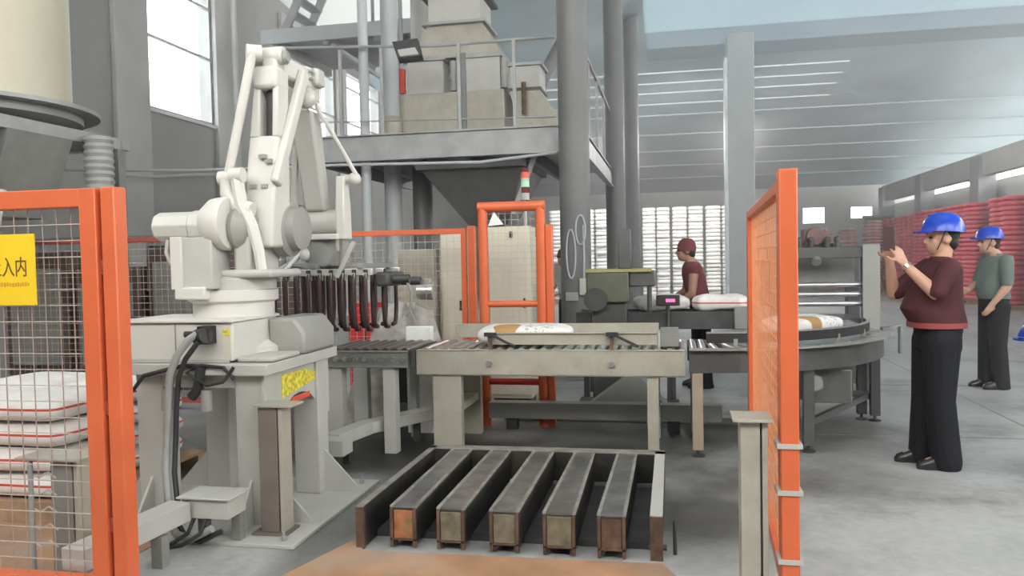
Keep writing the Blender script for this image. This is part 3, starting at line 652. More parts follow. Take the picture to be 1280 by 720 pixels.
# lower arm: solid blade that forks at the top, grey balancer in the slot
la = MB().add([(-2.555, 4.42, 1.60), (-2.345, 4.42, 1.60), (-2.345, 4.68, 1.60), (-2.555, 4.68, 1.60),
               (-2.515, 4.50, 2.28), (-2.325, 4.50, 2.28), (-2.325, 4.66, 2.28), (-2.515, 4.66, 2.28)],
              [(3, 2, 1, 0), (4, 5, 6, 7), (0, 1, 5, 4), (1, 2, 6, 5), (2, 3, 7, 6), (3, 0, 4, 7)]).build('lower_arm', WHITE, rb, .02)
for x0, x1, X0, X1 in ((-2.515, -2.445, -2.465, -2.43), (-2.365, -2.325, -2.35, -2.315)):
    MB().add([(x0, 4.50, 2.27), (x1, 4.50, 2.27), (x1, 4.66, 2.27), (x0, 4.66, 2.27), (X0, 4.50, 2.66), (X1, 4.50, 2.66), (X1, 4.64, 2.66), (X0, 4.64, 2.66)],
             [(3, 2, 1, 0), (4, 5, 6, 7), (0, 1, 5, 4), (1, 2, 6, 5), (2, 3, 7, 6), (3, 0, 4, 7)]).build('arm_fork', WHITE, rb, .012)
MB().cyl((-2.395, 4.58, 2.27), (-2.385, 4.58, 2.62), .04).build('balancer', DARK, rb)
MB().box(-2.475, -2.315, 4.48, 4.66, 2.56, 2.70).build('arm_head', WHITE, rb, .025)
MB().cyl((-2.50, 4.55, 2.765), (-2.29, 4.55, 2.765), .055, n=20).build('top_pin', WHITE, rb, .01)
MB().box(-2.42, -2.32, 4.5, 4.6, 2.66, 2.80).build('top_yoke', WHITE, rb, .02)
MB().lathe([(.04, 0), (.045, .02), (.03, .035)], (-2.30, 4.55, 2.755), (1, 0, 0)).build('pin_cap', LGREY, rb)
for (x, z) in ((-2.40, 1.97), (-2.47, 1.97), (-2.37, 2.12), (-2.41, 2.15)):
    Bx(x - .02, x + .02, 4.452, 4.50, z - .012, z + .012).build('arm_label', LGREY, rb)
# rear parallel link with bellcrank
MB().tube([(-2.43, 4.42, 2.765), (-2.49, 4.41, 2.5), (-2.56, 4.40, 2.2), (-2.60, 4.40, 2.05)], .028, 10).build('rear_link', WHITE, rb)
MB().cyl((-2.47, 4.42, 2.765), (-2.40, 4.47, 2.765), .05).build('link_eye', WHITE, rb)
MB().cyl((-2.655, 4.40, 2.02), (-2.55, 4.40, 2.02), .045).build('link_eye', WHITE, rb)
MB().tube([(-2.60, 4.38, 2.01), (-2.60, 4.38, 1.93), (-2.54, 4.38, 1.85), (-2.44, 4.38, 1.82)], [.04, .045, .05, .05], 10).build('bellcrank', WHITE, rb)
MB().tube([(-2.525, 4.36, 2.03), (-2.50, 4.36, 1.86), (-2.435, 4.36, 1.73), (-2.395, 4.36, 1.58), (-2.375, 4.36, 1.43)], [.04, .04, .036, .034, .032], 8).build('front_link', WHITE, rb)
MB().cyl((-2.56, 4.36, 2.03), (-2.48, 4.36, 2.03), .045).build('link_eye', WHITE, rb)
# diagonal link and head block
MB().bar((-2.325, 4.46, 1.98), (-2.285, 4.80, 2.72), .05, .085, (0, -1, .4)).build('diagonal_link', WHITE, rb, .015)
MB().lathe([(.155, 0), (.175, .02), (.175, .09), (.14, .11), (.135, .16), (.05, .17)], (-2.44, 4.70, 1.72), (1, 0, 0), n=32).build('drive_disc', LGREY, rb)
MB().bar((-2.38, 4.6, 2.72), (-2.35, 5.0, 2.70), .12, .13).build('upper_arm', WHITE, rb, .02)
MB().box(-2.43, -2.30, 4.90, 5.08, 2.56, 2.79).build('elbow_block', WHITE, rb, .025)
MB().box(-2.33, -2.25, 4.93, 5.05, 2.66, 2.78).build('elbow_motor', PALE, rb, .02)
MB().ball((-2.34, 4.93, 2.585), .07).build('elbow_knob', WHITE, rb)
for z in (2.70, 2.75): MB().cyl((-2.30, 4.90, z), (-2.27, 4.90, z), .012).build('bolt', STEEL, rb)
MB().add([(-2.49, 4.99, 2.52), (-2.33, 4.99, 2.52), (-2.33, 5.13, 2.52), (-2.49, 5.13, 2.52), (-2.50, 5.19, 1.86), (-2.345, 5.19, 1.86), (-2.345, 5.31, 1.86), (-2.50, 5.31, 1.86)],
         [(3, 2, 1, 0), (4, 5, 6, 7), (0, 1, 5, 4), (1, 2, 6, 5), (2, 3, 7, 6), (3, 0, 4, 7)]).build('forearm', PALE, rb, .02)
MB().tube([(-2.33, 5.02, 2.62), (-2.30, 5.05, 2.5), (-2.26, 5.1, 2.42), (-2.13, 5.25, 2.1)], .016).build('levelling_link', WHITE, rb)
MB().tube([(-2.50, 5.10, 2.3), (-2.56, 5.16, 2.0), (-2.57, 5.2, 1.85)], .025).build('inner_link', PALE, rb)
# wrist drum
MB().cyl((-2.66, 5.27, 1.785), (-2.27, 5.27, 1.785), .09, n=24).build('wrist_drum', PALE, rb)
MB().cyl((-2.62, 5.27, 1.785), (-2.56, 5.27, 1.785), .13, n=28).build('wrist_disc', LGREY, rb)
MB().prism([(5.2, 1.66), (5.34, 1.66), (5.33, 1.9), (5.29, 2.10), (5.22, 2.10), (5.2, 1.9)], 'x', -2.275, -2.21).build('wrist_lever', WHITE, rb, .01)
MB().ball((-2.15, 5.26, 2.08), .045).build('lever_knob', WHITE, rb)
MB().cyl((-2.22, 5.26, 2.08), (-2.12, 5.26, 2.08), .03).build('lever_pin', WHITE, rb)
MB().box(-2.56, -2.25, 5.14, 5.42, 1.66, 1.70).build('wrist_plate', WHITE, rb, .008)
MB().cyl((-2.42, 5.27, 1.50), (-2.42, 5.27, 1.66), .10, n=24).build('tool_flange', MGREY, rb)
MB().tube([(-2.27, 5.2, 1.68), (-2.24, 5.15, 1.58), (-2.30, 5.15, 1.50), (-2.40, 5.2, 1.46)], .014).build('air_hose', LGREY, rb)
# bag gripper
gr = thing('bag_gripper', 'finger bag gripper with aluminium rails hanging from the robot wrist', 'gripper', (-2.35, 5.4, 1.03))
for yy in (5.12, 5.34, 5.66): MB().bar((-2.80, yy, 1.435), (-1.98, yy, 1.435), .045, .045).build('cross_rail', ALU, gr, .004)
for x in (-2.72, -2.40, -2.06): MB().bar((x, 5.08, 1.475), (x, 5.70, 1.475), .04, .035).build('beam', MGREY, gr, .004)
Bx(-2.62, -2.2, 5.15, 5.55, 1.48, 1.50).build('mount_plate', MGREY, gr)
MB().cyl((-2.62, 5.25, 1.50), (-2.70, 5.12, 1.44), .025).cyl((-2.52, 5.22, 1.60), (-2.62, 5.14, 1.46), .018).build('air_cylinder', ALU, gr)
MB().ball((-2.5, 5.2, 1.56), .045).build('valve_knob', WHITE, gr)
MB().bar((-2.10, 5.1, 1.64), (-2.22, 5.08, 1.40), .03, .03).build('lever_arm', ALU, gr)
fing = MB().tube([(0, 0, .42), (0, -.015, .33), (0, -.015, .14), (0, .0, .05), (0, .02, .015), (0, .07, .01)], .017, 6).mesh('tine')
fing.materials.append(mat('dark_tine_steel', (.055, .035, .035), .5, .3)); fing.shade_smooth()
fin2 = MB().tube([(0, 0, .42), (0, .015, .33), (0, .015, .14), (0, -.0, .05), (0, -.02, .015), (0, -.07, .01)], .017, 6).mesh('tine')
fin2.materials.append(fing.materials[0]); fin2.shade_smooth()
for k in range(10):
    x = -2.77 + k * .083
    share('tine', fing, gr, Vector((x, 5.10, 1.03)) - gr.location)
    share('tine', fin2, gr, Vector((x, 5.68, 1.03)) - gr.location); share('tine', fing, gr, Vector((x + .04, 5.34, 1.03)) - gr.location)
    Bx(x - .012, x + .012, 5.08, 5.13, 1.38, 1.43).build('tine_clamp', ALU, gr)
MB().box(-2.0, -1.90, 5.2, 5.55, 1.33, 1.43).build('drive_motor', DARK, gr, .02)
MB().cyl((-1.90, 5.3, 1.38), (-1.78, 5.3, 1.38), .03).build('hinge_shaft', DARK, gr); MB().cyl((-1.90, 5.48, 1.36), (-1.76, 5.48, 1.36), .03).build('hinge_shaft', DARK, gr)
MB().tube([(-1.80, 5.3, 1.36), (-1.77, 5.3, 1.28), (-1.78, 5.3, 1.18), (-1.82, 5.3, 1.12)], .012).build('side_arm', MGREY, gr)

# hose, plug and cabling of the robot
hz = thing('robot_cable_hose', 'thick grey corrugated cable hose looping from the robot base to the floor box', 'hose', (-2.7, 4.05, 0))
MB().cyl((-2.61, 4.045, 1.10), (-2.54, 4.015, 1.11), .045).box(-2.6, -2.53, 4.02, 4.099, 1.06, 1.16).build('plug', BLACK, hz)
MB().cyl((-2.68, 4.03, 1.115), (-2.60, 4.03, 1.115), .018).build('plug_lever', BLACK, hz)
hp = [(-2.59, 4.005, 1.12), (-2.63, 3.985, 1.09), (-2.70, 3.975, 1.0), (-2.745, 3.975, .90), (-2.765, 3.975, .74), (-2.765, 3.955, .55), (-2.745, 3.905, .38), (-2.70, 3.855, .24), (-2.66, 3.805, .12), (-2.6, 3.775, .07), (-2.5, 3.755, .06), (-2.38, 3.755, .12)]
MB().tube(hp, .021, 10).build('outer_hose', HOSE, hz)
MB().tube([(a + .04, b + .02, c - .02) for a, b, c in hp], .015, 8).build('inner_cable', BLACK, hz)
cb = thing('cable_bundle', 'black cables looping below the robot base box', 'cable', (-2.8, 4.07, .8))
MB().tube([(-2.55, 4.06, .93), (-2.7, 4.03, .94), (-2.95, 4.03, .88), (-3.06, 4.04, .76), (-3.08, 4.05, .6)], .012).build('cable', BLACK, cb)
MB().tube([(-2.40, 4.05, .93), (-2.45, 4.02, .85), (-2.55, 4.02, .83), (-2.68, 4.03, .9), (-2.6, 4.04, .94), (-2.45, 4.03, .93), (-2.40, 4.05, .86)], .010).build('cable', BLACK, cb)
MB().tube([(-2.6, 4.05, .93), (-2.62, 4.04, .80), (-2.66, 4.04, .76)], .03).build('cable', BLACK, cb)
for x in (-2.83, -2.58): MB().cyl((x, 4.06, .68), (x, 4.06, .80), .032).build('connector', LGREY, cb)

tr = thing('cable_tray', 'pale grey cable tray on short legs running from the left fence to the robot', 'tray', (-2.5, 3.5, 0))
MB().bar((-2.62, 3.05, .205), (-2.55, 3.74, .215), .13, .10).build('duct', PALE, tr, .004)
for (x, yy) in ((-2.56, 3.2), (-2.52, 3.52)): Bx(x - .03, x + .03, yy - .03, yy + .03, 0, .155).build('leg', MGREY, tr)
jb = thing('junction_box', 'pale grey junction box on the cable tray end before the pedestal', 'box', (-2.4, 3.85, 0))
Bx(-2.55, -2.28, 3.75, 3.93, .17, .275).build('box', PALE, jb, .005)
Bx(-2.57, -2.26, 3.73, 3.95, .275, .285).build('lid', PALE, jb, .003)
Bx(-2.33, -2.28, 3.86, 3.91, .0225, .17).build('leg', MGREY, jb); Bx(-2.53, -2.48, 3.86, 3.91, .0225, .17).build('leg', MGREY, jb)
for dx in (0, .07): MB().tube([(-2.49 + dx, 3.77, .17), (-2.5 + dx, 3.72, .10), (-2.58 + dx, 3.68, .05), (-2.66 + dx, 3.68, .035)], .011).build('cable', BLACK, jb)

# ================================================================== FORK-SLOT PALLET DOCK
dk = thing('pallet_dock', 'low worn steel pallet dock of parallel box bars on the floor', 'dock', (-.85, 4.6, 0))
bars = [(-1.462, -1.322, -1.475, -1.338), (-1.208, -1.062, -1.206, -1.070), (-.928, -.778, -.918, -.779), (-.652, -.490, -.642, -.510), (-.378, -.240, -.362, -.236)]
for k, (a, b, A, B) in enumerate(bars):
    y0, y1 = 3.95, 5.2
    MB().add([(a, y0, .035), (b, y0, .035), (B, y1, .035), (A, y1, .035), (a, y0, .212), (b, y0, .212), (B, y1, .212), (A, y1, .212)],
             [(3, 2, 1, 0), (4, 5, 6, 7), (0, 1, 5, 4), (1, 2, 6, 5), (2, 3, 7, 6), (3, 0, 4, 7)]).build('bar', WORN, dk, .004)
    MB().add([(a + .012, y0 + .002, .2), (b - .012, y0 + .002, .2), (B - .012, y1, .2), (A + .012, y1, .2), (a + .012, y0 + .002, .217), (b - .012, y0 + .002, .217), (B - .012, y1, .217), (A + .012, y1, .217)],
             [(3, 2, 1, 0), (4, 5, 6, 7), (0, 1, 5, 4), (1, 2, 6, 5), (2, 3, 7, 6), (3, 0, 4, 7)]).build('top_plate', WORNTOP, dk)
    e = MB()
    e.add([(a - .004, y0 - .004, .212), (a + .014, y0 - .004, .212), (A + .014, y1, .212), (A - .004, y1, .212), (a - .004, y0 - .004, .222), (a + .014, y0 - .004, .222), (A + .014, y1, .222), (A - .004, y1, .222)],
          [(3, 2, 1, 0), (4, 5, 6, 7), (0, 1, 5, 4), (1, 2, 6, 5), (2, 3, 7, 6), (3, 0, 4, 7)])
    e.add([(b - .014, y0 - .004, .212), (b + .004, y0 - .004, .212), (B + .004, y1, .212), (B - .014, y1, .212), (b - .014, y0 - .004, .222), (b + .004, y0 - .004, .222), (B + .004, y1, .222), (B - .014, y1, .222)],
          [(3, 2, 1, 0), (4, 5, 6, 7), (0, 1, 5, 4), (1, 2, 6, 5), (2, 3, 7, 6), (3, 0, 4, 7)])
    e.build('edge_strip', WORNEDGE, dk)
    MB().box(a + .018, b - .018, y0 - .012, y0, .05, .20).build('end_plate', (RUSTO if k == 0 else RUST if k == 4 else mat('dirty_end_plate', (.17, .15, .10), .8, 0, var=.4, scale=12)), dk, .003)
    MB().box(a, a + .015, y0 - .02, y0, .009, .21).box(b - .015, b, y0 - .02, y0, .009, .21).box(a, b, y0 - .02, y0, .045, .055).build('end_frame', RUST, dk)
    MB().box(a + .01, a + .03, y0, y0 + .02, .009, .035).box(b - .03, b - .01, y0, y0 + .02, .009, .035).box(A + .01, A + .03, y1 - .02, y1, 0, .035).box(B - .03, B - .01, y1 - .02, y1, 0, .035).build('foot', DARK, dk)
MB().box(-1.635, -1.60, 3.92, 5.27, .0, .22).build('side_rail', WORN, dk, .003); Bx(-1.637, -1.596, 3.895, 3.92, 0, .22).build('end_plate', RUST, dk)
Bx(-1.638, -1.597, 3.90, 5.27, .22, .226).build('rail_edge', WORNEDGE, dk)
MB().box(-.118, -.06, 3.97, 5.27, .0, .22).build('side_rail', WORN, dk, .003); Bx(-.12, -.058, 3.945, 3.97, 0, .22).build('end_plate', RUST, dk)
Bx(-.12, -.058, 3.95, 5.27, .22, .226).build('rail_edge', PALE, dk)
MB().box(-1.635, -.058, 5.2, 5.29, .03, .22).build('back_rail', WORN, dk, .003)
Bx(-1.635, -.058, 5.2, 5.30, .22, .226).build('rail_edge', WORNEDGE, dk)
Bx(-1.60, -.12, 4.1, 5.1, .0, .034).build('floor_pan', DARK, dk)
MB().cyl((.0, 4.05, 0), (.0, 4.05, .17), .010).build('locating_pin', DARK, dk)
MB().cyl((-.13, 4.0, .05), (-.04, 4.0, .05), .015).build('pin_bracket', DARK, dk)

# ================================================================== CONVEYORS
cv = thing('roller_conveyor', 'long beige straight roller conveyor behind the pallet dock', 'conveyor', (-.95, 6.4, 0))
MB().box(-1.98, .09, 6.0, 6.03, .605, .80).box(-1.98, .09, 6.0, 6.07, .79, .802).box(-1.98, .09, 6.0, 6.07, .603, .615).build('side_beam', BEIGE, cv, .003)
MB().box(-1.98, .09, 6.72, 6.75, .605, .80).build('side_beam', BEIGE, cv, .003)
roll = MB().cyl((0, 0, 0), (0, .66, 0), .032, n=14).mesh('roller'); roll.materials.append(CHROME); roll.shade_smooth(); roll.set_sharp_from_angle(angle=.7)
for k in range(24): share('roller', roll, cv, Vector((-1.93 + k * .087, 6.05, .785)) - cv.location)
MB().box(-1.42, -.11, 6.075, 6.10, .835, .925).box(-1.42, -.11, 6.06, 6.10, .92, .93).build('guard_rail', BEIGE, cv, .003)
MB().box(-1.85, -.11, 6.70, 6.72, .83, .95).build('guard_rail', BEIGE, cv, .003)
for x in (-1.39, -.45):
    c_ = MB().box(x - .012, x + .012, 6.03, 6.06, .70, .93).build('rail_bracket', RUST, cv)
    MB().cyl((x, 5.97, .70), (x, 6.03, .70), .022).build('clamp_knob', CHROME, c_)
    MB().tube([(x + .02, 6.02, .92), (x + .12, 6.0, .87), (x + .2, 6.02, .83)], .010).box(x - .04, x + .05, 6.01, 6.05, .905, .935).build('clamp_handle', BLACK, c_)
for (a, b) in ((-1.855, -1.625), (-.19, -.105)):
    Bx(a, b, 6.02, 6.10, 0, .604).build('leg', BEIGE, cv, .004); Bx(a, b, 6.66, 6.74, 0, .604).build('leg', BEIGE, cv, .004)
    Bx(a + .02, b - .02, 6.10, 6.66, .3, .36).build('cross_brace', BEIGE, cv)
Bx(-.095, .05, 6.08, 6.66, .82, .92).build('end_stop', MGREY, cv, .006)
Bx(-.105, -.09, 6.07, 6.10, .81, .935).build('stop_plate', PALE, cv)

pk = thing('pickup_roller_table', 'short dark roller table where the gripper takes the bags', 'conveyor', (-2.35, 6.2, 0))
MB().box(-2.715, -1.985, 5.87, 5.89, .685, .80).box(-2.715, -1.985, 5.86, 5.91, .795, .808).box(-2.715, -1.985, 5.86, 5.91, .678, .69).build('side_channel', MGREY, pk, .003)
MB().box(-2.715, -1.985, 6.56, 6.58, .685, .82).build('side_channel', PALE, pk)
Bx(-2.0, -1.985, 5.86, 6.58, .68, .81).build('end_plate', DARK, pk)
prl = MB().cyl((0, 0, 0), (0, .66, 0), .028, n=12).mesh('roller'); prl.materials.append(mat('dark_roller', (.12, .11, .10), .35, .6)); prl.shade_smooth(); prl.set_sharp_from_angle(angle=.7)
for k in range(9):
    share('roller', prl, pk, Vector((-2.67 + k * .079, 5.90, .80)) - pk.location)
    MB().cyl((-2.67 + k * .079, 5.845, .742), (-2.67 + k * .079, 5.87, .742), .020, n=6).build('axle_nut', CHROME, pk)
for (a, b) in ((-2.73, -2.56), (-2.22, -2.12)):
    Bx(a, b, 5.89, 5.99, 0, .68).build('leg', PALE, pk, .004); Bx(a + .02, b - .02, 6.48, 6.56, 0, .68).build('leg', PALE, pk, .004)

# curved roller conveyor
cc = thing('curved_conveyor', 'dark grey curved roller conveyor turning left into the straight one', 'conveyor', (.9, 7, 0))
CX, CY, RO, RI = .25, 7.6, 1.55, .80
def arc(r, z, a0=-PI / 2, a1=0, n=20): return [(CX + r * math.cos(a0 + (a1 - a0) * k / n), CY + r * math.sin(a0 + (a1 - a0) * k / n), z) for k in range(n + 1)]
def ring(r0, r1, z0, z1, a0=-PI / 2, a1=0, n=20):
    m = MB(); A = arc(r0, 0, a0, a1, n); B = arc(r1, 0, a0, a1, n)
    for k in range(n):
        p = [A[k], A[k + 1], B[k + 1], B[k]]
        m.add([(q[0], q[1], z0) for q in p] + [(q[0], q[1], z1) for q in p], [(3, 2, 1, 0), (4, 5, 6, 7), (0, 1, 5, 4), (1, 2, 6, 5), (2, 3, 7, 6), (3, 0, 4, 7)])
    return m
ring(RO - .03, RO, .63, .80).box(.12, .25, 6.05, 6.08, .63, .80).box(1.77, 1.80, 7.6, 8.75, .63, .80).build('outer_channel', DGREY, cc)
ring(RO - .04, RO + .05, .80, .812).box(.12, .25, 6.0, 6.09, .80, .812).build('outer_lip', LGREY, cc)
ring(RI, RI + .03, .63, .80).box(.12, .25, 6.77, 6.8, .63, .80).box(1.05, 1.08, 7.6, 8.75, .63, .80).build('inner_channel', DGREY, cc)
ring(RO - .13, RO - .11, .84, .912).build('guard_rail', BLACK, cc); ring(RO - .135, RO - .105, .912, .922).build('guard_edge', LGREY, cc)
for k in range(5):
    a = -PI / 2 + .15 + k * .32; MB().bar((CX + 1.43 * math.cos(a), CY + 1.43 * math.sin(a), .80), (CX + 1.43 * math.cos(a), CY + 1.43 * math.sin(a), .87), .03, .03).bar((CX + 1.43 * math.cos(a), CY + 1.43 * math.sin(a), .815), (CX + 1.53 * math.cos(a), CY + 1.53 * math.sin(a), .815), .03, .01).build('rail_bracket', LGREY, cc)
for k in range(17):
    a = -PI / 2 + (k + .5) * (PI / 2) / 17
    MB().cyl((CX + (RI + .03) * math.cos(a), CY + (RI + .03) * math.sin(a), .78), (CX + (RO - .03) * math.cos(a), CY + (RO - .03) * math.sin(a), .78), .022, .036, 12).build('roller', CHROME, cc)
for x in (.155, .225): MB().cyl((x, 6.08, .78), (x, 6.77, .78), .03).build('roller', CHROME, cc)
for k in range(11): MB().cyl((1.08, 7.66 + k * .1, .78), (1.77, 7.66 + k * .1, .78), .032).build('roller', CHROME, cc)
for (x, yy, m) in ((.178, 6.09, mat('brown_beige_leg', (.33, .27, .20), .5)), (1.0, 6.32, DGREY), (1.755, 7.55, DGREY), (1.66, 7.62, DGREY), (.18, 6.72, DGREY), (1.07, 7.5, DGREY), (1.75, 8.6, DGREY), (1.09, 8.6, DGREY)):
    l = Bx(x - .04, x + .04, yy - .035, yy + .035, .05, .63).build('leg', m, cc, .004)
    MB().cyl((x, yy, .012), (x, yy, .05), .012).lathe([(.05, 0), (.05, .012), (.03, .018)], (x, yy, 0)).build('levelling_foot', DARK, l)
MB().bar((1.0, 6.32, .22), (1.7, 7.58, .22), .04, .05).bar((1.7, 7.58, .24), (1.07, 7.5, .24), .04, .05).build('brace', DGREY, cc)
MB().prism([(6.5, .34), (7.4, .30), (7.4, .6), (6.5, .6)], 'x', 1.0, 1.35).build('drive_box', MGREY, cc, .01)
MB().cyl((1.05, 6.33, .52), (1.05, 6.50, .52), .06).build('drive_motor', LGREY, cc)
MB().tube([(1.86, 7.5, .83), (1.98, 7.6, .85), (1.98, 7.6, .6)], .02).box(1.80, 1.90, 7.45, 7.55, .805, .84).build('sensor_bracket', MGREY, cc)

# bag flattener beyond the curve
bf = thing('bag_flattener', 'grey framed bag flattening roller press beyond the curved conveyor', 'machine', (1.6, 9.3, 0))
for x in (1.10, 2.03):
    for yy in (8.95, 9.75): Bx(x - .07, x + .07, yy - .07, yy + .07, 0, 1.44).build('post', DGREY, bf, .01)
Bx(1.95, 2.12, 8.87, 8.90, .5, 1.58).build('side_plate', LGREY, bf, .005)
MB().box(1.0, 2.1, 8.90, 9.02, 1.44, 1.56).build('top_beam', DGREY, bf, .01); MB().box(1.0, 2.1, 9.68, 9.8, 1.44, 1.56).build('top_beam', MGREY, bf, .01)
for k in range(3): MB().cyl((1.17, 8.98, .96 + k * .10), (1.96, 8.98, .96 + k * .10), .028).build('press_roller', CHROME, bf)
MB().box(1.17, 1.96, 9.3, 9.34, 1.13, 1.44).build('back_panel', MGREY, bf)
MB().box(1.17, 1.96, 9.0, 9.7, .72, .80).build('bed', DGREY, bf)
MB().box(1.30, 1.70, 9.05, 9.4, 1.56, 1.60).build('gear_mount', DARK, bf)
MB().cyl((1.52, 9.02, 1.68), (1.52, 9.35, 1.68), .10).box(1.40, 1.64, 9.08, 9.3, 1.58, 1.76).build('gear_motor', mat('dull_maroon_motor', (.16, .09, .09), .5), bf, .01)
for x in (1.34, 1.46, 1.62, 1.72): MB().cyl((x, 8.98, 1.56), (x, 8.98, 1.63), .03).ball((x, 8.98, 1.64), .035).build('hand_knob', DARK, bf)
MB().cyl((1.50, 8.9, 1.40), (1.50, 8.96, 1.46), .05).build('chrome_knob', CHROME, bf)

# conveyor and sewing machine beyond
mid = thing('filling_conveyor', 'dark belt conveyor carrying loose bags past the worker', 'conveyor', (.2, 8.7, 0))
Bx(-1.0, .95, 8.45, 8.5, .74, .92).build('side_beam', DARK, mid, .004); Bx(-1.0, .95, 8.95, 9.0, .74, .92).build('side_beam', DARK, mid, .004)
Bx(-1.0, .95, 8.5, 8.95, .86, .90).build('belt', BLACK, mid)
Bx(.62, .97, 8.40, 8.45, .74, .97).build('drive_cover', MGREY, mid, .01)
for x in (-.9, .0, .85):
    for yy in (8.5, 8.92): Bx(x - .03, x + .03, yy - .03, yy + .03, 0, .74).build('leg', DARK, mid)
sw = thing('bag_sewing_machine', 'olive bag sewing machine head on a dark stand', 'machine', (-.6, 8.2, 0))
Bx(-.85, -.42, 8.05, 8.4, 1.04, 1.35).build('head', OLIVE, sw, .02)
Bx(-.42, -.16, 8.1, 8.32, 1.20, 1.36).build('needle_head', DGREY, sw, .015)
Bx(-.85, -.2, 8.05, 8.4, 1.35, 1.38).build('cover', mat('dull_yellow_cover', (.33, .31, .12), .6), sw)
MB().cyl((-.75, 8.0, 1.08), (-.75, 8.05, 1.08), .12).build('hand_wheel', DARK, sw)
Bx(-.80, -.45, 8.1, 8.35, .03, 1.04).build('stand', DARK, sw, .01); Bx(-.95, -.3, 8.0, 8.42, 0, .03).build('foot_plate', DARK, sw)
Bx(-.53, -.40, 8.18, 8.3, 1.38, 1.78).build('thread_column', DGREY, sw, .01)
MB().cyl((-.22, 8.12, .95), (-.22, 8.12, 1.2), .025).build('presser_bar', DARK, sw)
dsp = thing('weight_display', 'small black weight display with glowing red digits', 'display', (-.05, 8.35, .9))
Bx(-.16, .08, 8.34, 8.42, .99, 1.10).build('case', BLACK, dsp, .01); Bx(-.06, .03, 8.335, 8.34, 1.03, 1.06).build('digits', REDLED, dsp)
MB().cyl((-.04, 8.40, 0), (-.04, 8.40, .99), .02).build('stand', DARK, dsp); Bx(-.14, .06, 8.32, 8.44, 0, .015).build('foot_plate', DARK, dsp)

# floor channels below the conveyor
for k, (a, yy, z0, z1, L_, lab) in enumerate(((-1.6, 6.85, .10, .24, 2.0, 'long grey box channel lying behind the conveyor legs'), (-1.55, 7.25, 0, .06, 2.2, 'low flat rail on the floor beyond the box channel'))):
    t = thing('floor_channel', lab, 'channel', (a + L_ / 2, yy, 0))
    Bx(a, a + L_, yy, yy + .14, z0, z1).build('channel', LGREY, t, .004)
    if z0:
        for x in (a + .2, a + L_ - .4): Bx(x - .05, x + .05, yy + .03, yy + .11, 0, z0).build('support', DARK, t)
ss = thing('sloping_tray', 'pale floor tray on a low stand under the pickup rollers', 'tray', (-2.2, 6, 0))
MB().bar((-2.46, 5.44, .20), (-2.36, 5.93, .205), .14, .09).bar((-2.375, 5.88, .205), (-2.0, 6.45, .22), .14, .09).build('duct', PALE, ss, .004)
Bx(-2.42, -2.37, 5.55, 5.6, 0, .16).build('leg', DARK, ss); Bx(-2.12, -2.07, 6.3, 6.35, 0, .17).build('leg', DARK, ss)
Bx(-2.52, -2.30, 5.28, 5.46, .12, .235).build('end_box', PALE, ss, .005)
dx = thing('drive_cabinet', 'dark drive cabinet standing under the conveyor', 'cabinet', (-1.9, 7, 0))
Bx(-2.5, -2.05, 6.72, 6.80, .25, .60).build('housing', DARK, dx, .01); Bx(-2.48, -2.42, 6.73, 6.79, 0, .25).build('leg', DARK, dx); Bx(-2.12, -2.07, 6.73, 6.79, 0, .25).build('leg', DARK, dx)
tag(MB().prism([(-.9, 0), (.0, 0), (-.30, .34), (-.42, .36)], 'y', 7.7, 8.0).build('deflector_plate', LGREY), 'sloped grey deflector plate on the floor under the conveyor', 'plate')

# cabinets behind the rear fence
def cabinet(x0, x1, y0, y1, z, label, m=IVORY):
    t = thing('control_cabinet', label, 'cabinet', ((x0 + x1) / 2, (y0 + y1) / 2, 0))
    Bx(x0, x1, y0, y1, .08, z).build('body', m, t, .008); Bx(x0 + .02, x1 - .02, y0 - .015, y0, .12, z - .05).build('door', m, t, .004)
    Bx(x0 + .03, x1 - .03, y0 + .05, y1 - .03, 0, .08).build('plinth', DARK, t)
    Bx(x1 - .07, x1 - .05, y0 - .03, y0 - .015, z * .55, z * .55 + .1).build('handle', BLACK, t)
    return t
cabinet(-2.85, -2.42, 8.1, 8.5, 1.62, 'beige control cabinet seen through the fence beside the orange post', BEIGE)
cabinet(-2.32, -2.05, 7.9, 8.3, 1.80, 'narrow ivory control cabinet close behind the orange post', IVORY)
c3 = cabinet(-1.84, -1.40, 7.95, 8.4, 1.83, 'ivory control cabinet standing behind the orange gate', IVORY)
Bx(-1.60, -1.57, 7.92, 7.935, 1.72, 1.78).build('lock', BLACK, c3)
st = thing('signal_tower', 'small stacked red and green signal light on a pole', 'lamp', (-1.45, 8.1, 1.83))
MB().cyl((-1.45, 8.05, 1.83), (-1.45, 8.05, 2.10), .012).build('pole', PALE, st)
for (z0, z1, m, nm) in ((2.10, 2.17, PALE, 'base'), (2.17, 2.23, MAROON2, 'lens'), (2.23, 2.29, GREENL, 'lens'), (2.29, 2.32, PALE, 'spacer'), (2.32, 2.38, REDLBL, 'lens'), (2.38, 2.42, MAROON2, 'cap')):
    MB().cyl((-1.45, 8.05, z0), (-1.45, 8.05, z1), .042, n=16).build(nm, m, st)
rbx = thing('red_cabinet', 'red box seen through the rear fence beside the film heap', 'box', (-3.1, 7.9, 0))
Bx(-3.3, -2.98, 7.8, 8.05, .10, 1.08).build('housing', RED, rbx, .01); Bx(-3.28, -3.0, 7.83, 8.02, 0, .10).build('plinth', DARK, rbx); Bx(-3.12, -3.11, 7.79, 7.8, .2, 1.0).build('door_seam', DARK, rbx)
vm = thing('vibrator_motor', 'shiny silver motor beside the narrow ivory cabinet', 'motor', (-2.5, 7.75, 1.1))
MB().cyl((-2.50, 7.72, 1.2), (-2.34, 7.72, 1.2), .09).build('motor_body', CHROME, vm); MB().cyl((-2.42, 7.72, 1.24), (-2.42, 7.72, 1.32), .06).build('terminal_box', CHROME, vm)
